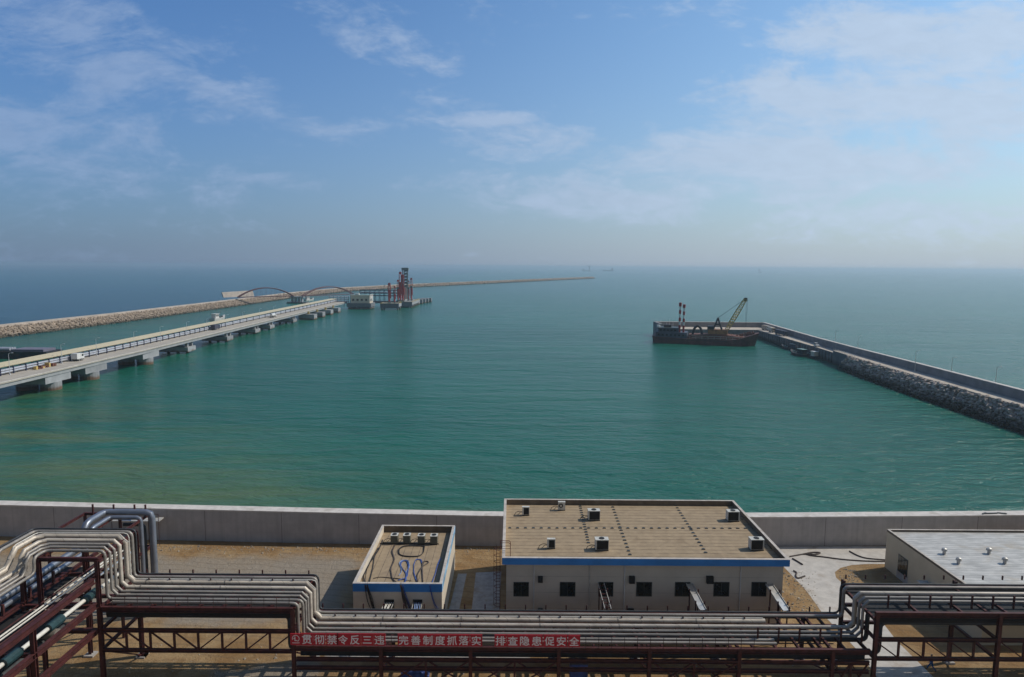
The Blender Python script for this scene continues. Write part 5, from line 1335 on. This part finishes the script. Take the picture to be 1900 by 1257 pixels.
# ships at anchor on the horizon
def far_ship(px, py, L, lb, rz, crane):
    q = at(px, py, SEA); t = thing('cargo_ship', lb, 'ship', (q.x, q.y, 0), rz, 'ships at anchor near the horizon'); k = L/100
    hull([(-50*k, 7*k, 6*k, SEA+9*k, 3*k), (-40*k, 8*k, 8*k, SEA+8*k, 0), (35*k, 8*k, 8*k, SEA+8*k, 0), (50*k, 1*k, .6*k, SEA+12*k, -5*k)], M['hull_dark'], 'hull', t)
    MB().box(-46*k, -32*k, -7*k, 7*k, SEA+8*k, SEA+26*k).build('superstructure', M['house_blue'], t); MB().tube([(-38*k, 0, SEA+26*k), (-38*k, 0, SEA+38*k)], 1.2*k, 6).build('mast', M['hull_dark'], t)
    if crane: MB().box(34*k, 42*k, -5*k, 5*k, SEA+8*k, SEA+crane*k).build('derrick_tower', M['house_blue'], t); MB().box(22*k, 44*k, -6*k, 6*k, SEA+crane*.72*k, SEA+crane*.8*k).build('derrick_top', M['house_blue'], t)
far_ship(1088, 503.6, 92, 'hazy distant ship with a tall tower at its right end, beyond the breakwater tip', R(4), 72)
far_ship(1128, 503.4, 130, 'hazy distant low cargo ship right of the breakwater tip', R(172), 0)
far_ship(1410, 506.2, 50, 'hazy distant vessel with central tower, alone above the dredger', R(100), 84)

# ------------------------------------------------------------------ vehicles on jetty and quay
M['tyre'] = mat('tyre_rubber', (0.015, 0.015, 0.015), 0.9); M['veh_white'] = mat('vehicle_white', (0.70, 0.70, 0.68), 0.35, var=.02); M['veh_tan'] = mat('vehicle_tan', (0.45, 0.36, 0.27), 0.5); M['veh_purple'] = mat('vehicle_dark_container', (0.06, 0.06, 0.085), 0.6)
def wheels(t, xs, hw, r):
    for x in xs:
        for s in (-hw, hw):
            o = MB().tube([(x, s-.14, r), (x, s+.14, r)], r, 14).build('wheel', M['tyre'], t)
            MB().tube([(x, s-.16, r), (x, s+.16, r)], r*.5, 10).build('rim', M['galv'], o)
def lorry(lb, loc, rz, cabm, bodym, tank=False, L=8.5):
    t = thing('lorry', lb, 'lorry', loc, rz)
    MB().box(-L/2, L/2, -1.0, 1.0, .6, .85).build('chassis', M['frame'], t); wheels(t, (-L/2+1.2, -L/2+2.4, L/2-1.2), 1.0, .5)
    c_ = MB().add([(L/2-2.1, -1.15, .852), (L/2, -1.15, .852), (L/2, 1.15, .852), (L/2-2.1, 1.15, .852), (L/2-2.1, -1.15, 2.9), (L/2-.3, -1.1, 2.9), (L/2-.3, 1.1, 2.9), (L/2-2.1, 1.15, 2.9), (L/2, -1.15, 1.8), (L/2, 1.15, 1.8)],
        [(0, 3, 2, 1), (4, 5, 6, 7), (0, 1, 8, 5, 4), (2, 3, 7, 6, 9), (1, 2, 9, 8), (8, 9, 6, 5), (3, 0, 4, 7)]).build('cab', cabm, t)
    MB().add([(L/2+.02, -1.0, 1.85), (L/2+.02, 1.0, 1.85), (L/2-.25, .95, 2.78), (L/2-.25, -.95, 2.78)], [(0, 1, 2, 3)]).build('windscreen', M['glass'], c_)
    for s in (-1.17, 1.17): MB().box(L/2-1.6, L/2-.5, s-.01, s+.01, 1.8, 2.6).build('side_window', M['glass'], c_)
    if tank: MB().tube([(-L/2, 0, 1.95), (-L/2+.3, 0, 1.95), (L/2-2.6, 0, 1.95), (L/2-2.3, 0, 1.95)], 1.1, 16).build('tank', bodym, t, smooth=True)
    else: MB().box(-L/2, L/2-2.3, -1.2, 1.2, .87, 3.2).build('cargo_box', bodym, t)
    return t
def car(lb, loc, rz, m):
    t = thing('car', lb, 'car', loc, rz); wheels(t, (-1.4, 1.4), .78, .36)
    b_ = MB().add([(-2.3, -.9, .35), (2.3, -.9, .35), (2.3, .9, .35), (-2.3, .9, .35), (-2.3, -.9, 1.0), (1.0, -.9, 1.05), (2.25, -.85, .9), (2.25, .85, .9), (1.0, .9, 1.05), (-2.3, .9, 1.0)],
        [(0, 3, 2, 1), (0, 1, 6, 5, 4), (2, 3, 9, 8, 7), (1, 2, 7, 6), (3, 0, 4, 9), (4, 5, 8, 9), (5, 6, 7, 8)]).build('body', m, t)
    MB().add([(-2.1, -.82, 1.055), (.9, -.82, 1.055), (.9, .82, 1.055), (-2.1, .82, 1.055), (-1.9, -.7, 1.7), (.1, -.7, 1.7), (.1, .7, 1.7), (-1.9, .7, 1.7)], [(0, 1, 5, 4), (2, 3, 7, 6), (1, 2, 6, 5), (3, 0, 4, 7)]).build('window_band', M['glass'], t)
    MB().box(-1.95, .15, -.74, .74, 1.702, 1.78).build('roof', m, t)
q = at(1418, 613, .5); lorry('white-roofed lorry with brown body parked near the corner of the quay', (q.x+1.5, q.y, .502), R(-80), M['veh_white'], M['veh_tan'])
q = at(1430, 617, .5); lorry('small cream lorry parked between the white one and the dark container', (q.x+1, q.y, .502), R(-85), M['veh_tan'], M['wall_cream'], L=6.5)
q = at(1446, 623, .5); lorry('dark container lorry parked along the parapet', (q.x+2.0, q.y+2, .502), R(-86), M['veh_purple'], M['veh_purple'], L=13)
q = at(1515, 643, .5); car('white car parked on the quay above the fishing boats', (q.x, q.y, .502), R(-100), M['veh_white'])
q = at(136, 669.5, ZD); lorry('white van-like lorry on the jetty roadway beside a lamp post', (jx(q.y)-8.2, q.y, ZD+.002), R(90), M['veh_white'], M['veh_white'], L=4.6)
q = at(480, 589, ZD); lorry('white tank lorry on the far part of the jetty roadway', (jx(q.y)-6, q.y, ZD+.002), R(92), M['veh_white'], M['veh_white'], True, L=9)
q = at(382, 612, ZD); lorry('dark lorry on the middle of the jetty roadway', (jx(q.y)-8.4, q.y, ZD+.002), R(92), M['navy'], M['veh_purple'], L=8)
mb = MB(); q = at(95, 683, ZD)
t = thing('crate_stack', 'stack of rusty crates on the jetty roadway left of the white lorry', 'crates', (jx(q.y)-8.6, q.y, ZD))
for i in range(9): MB().box(-1+RND.uniform(-.8, .8), .2+RND.uniform(0, .8), -5+i*1.2, -4.1+i*1.2, .002, RND.uniform(.5, 1.6)).build('crate', M['coaming'] if i % 3 else M['boom'], t)
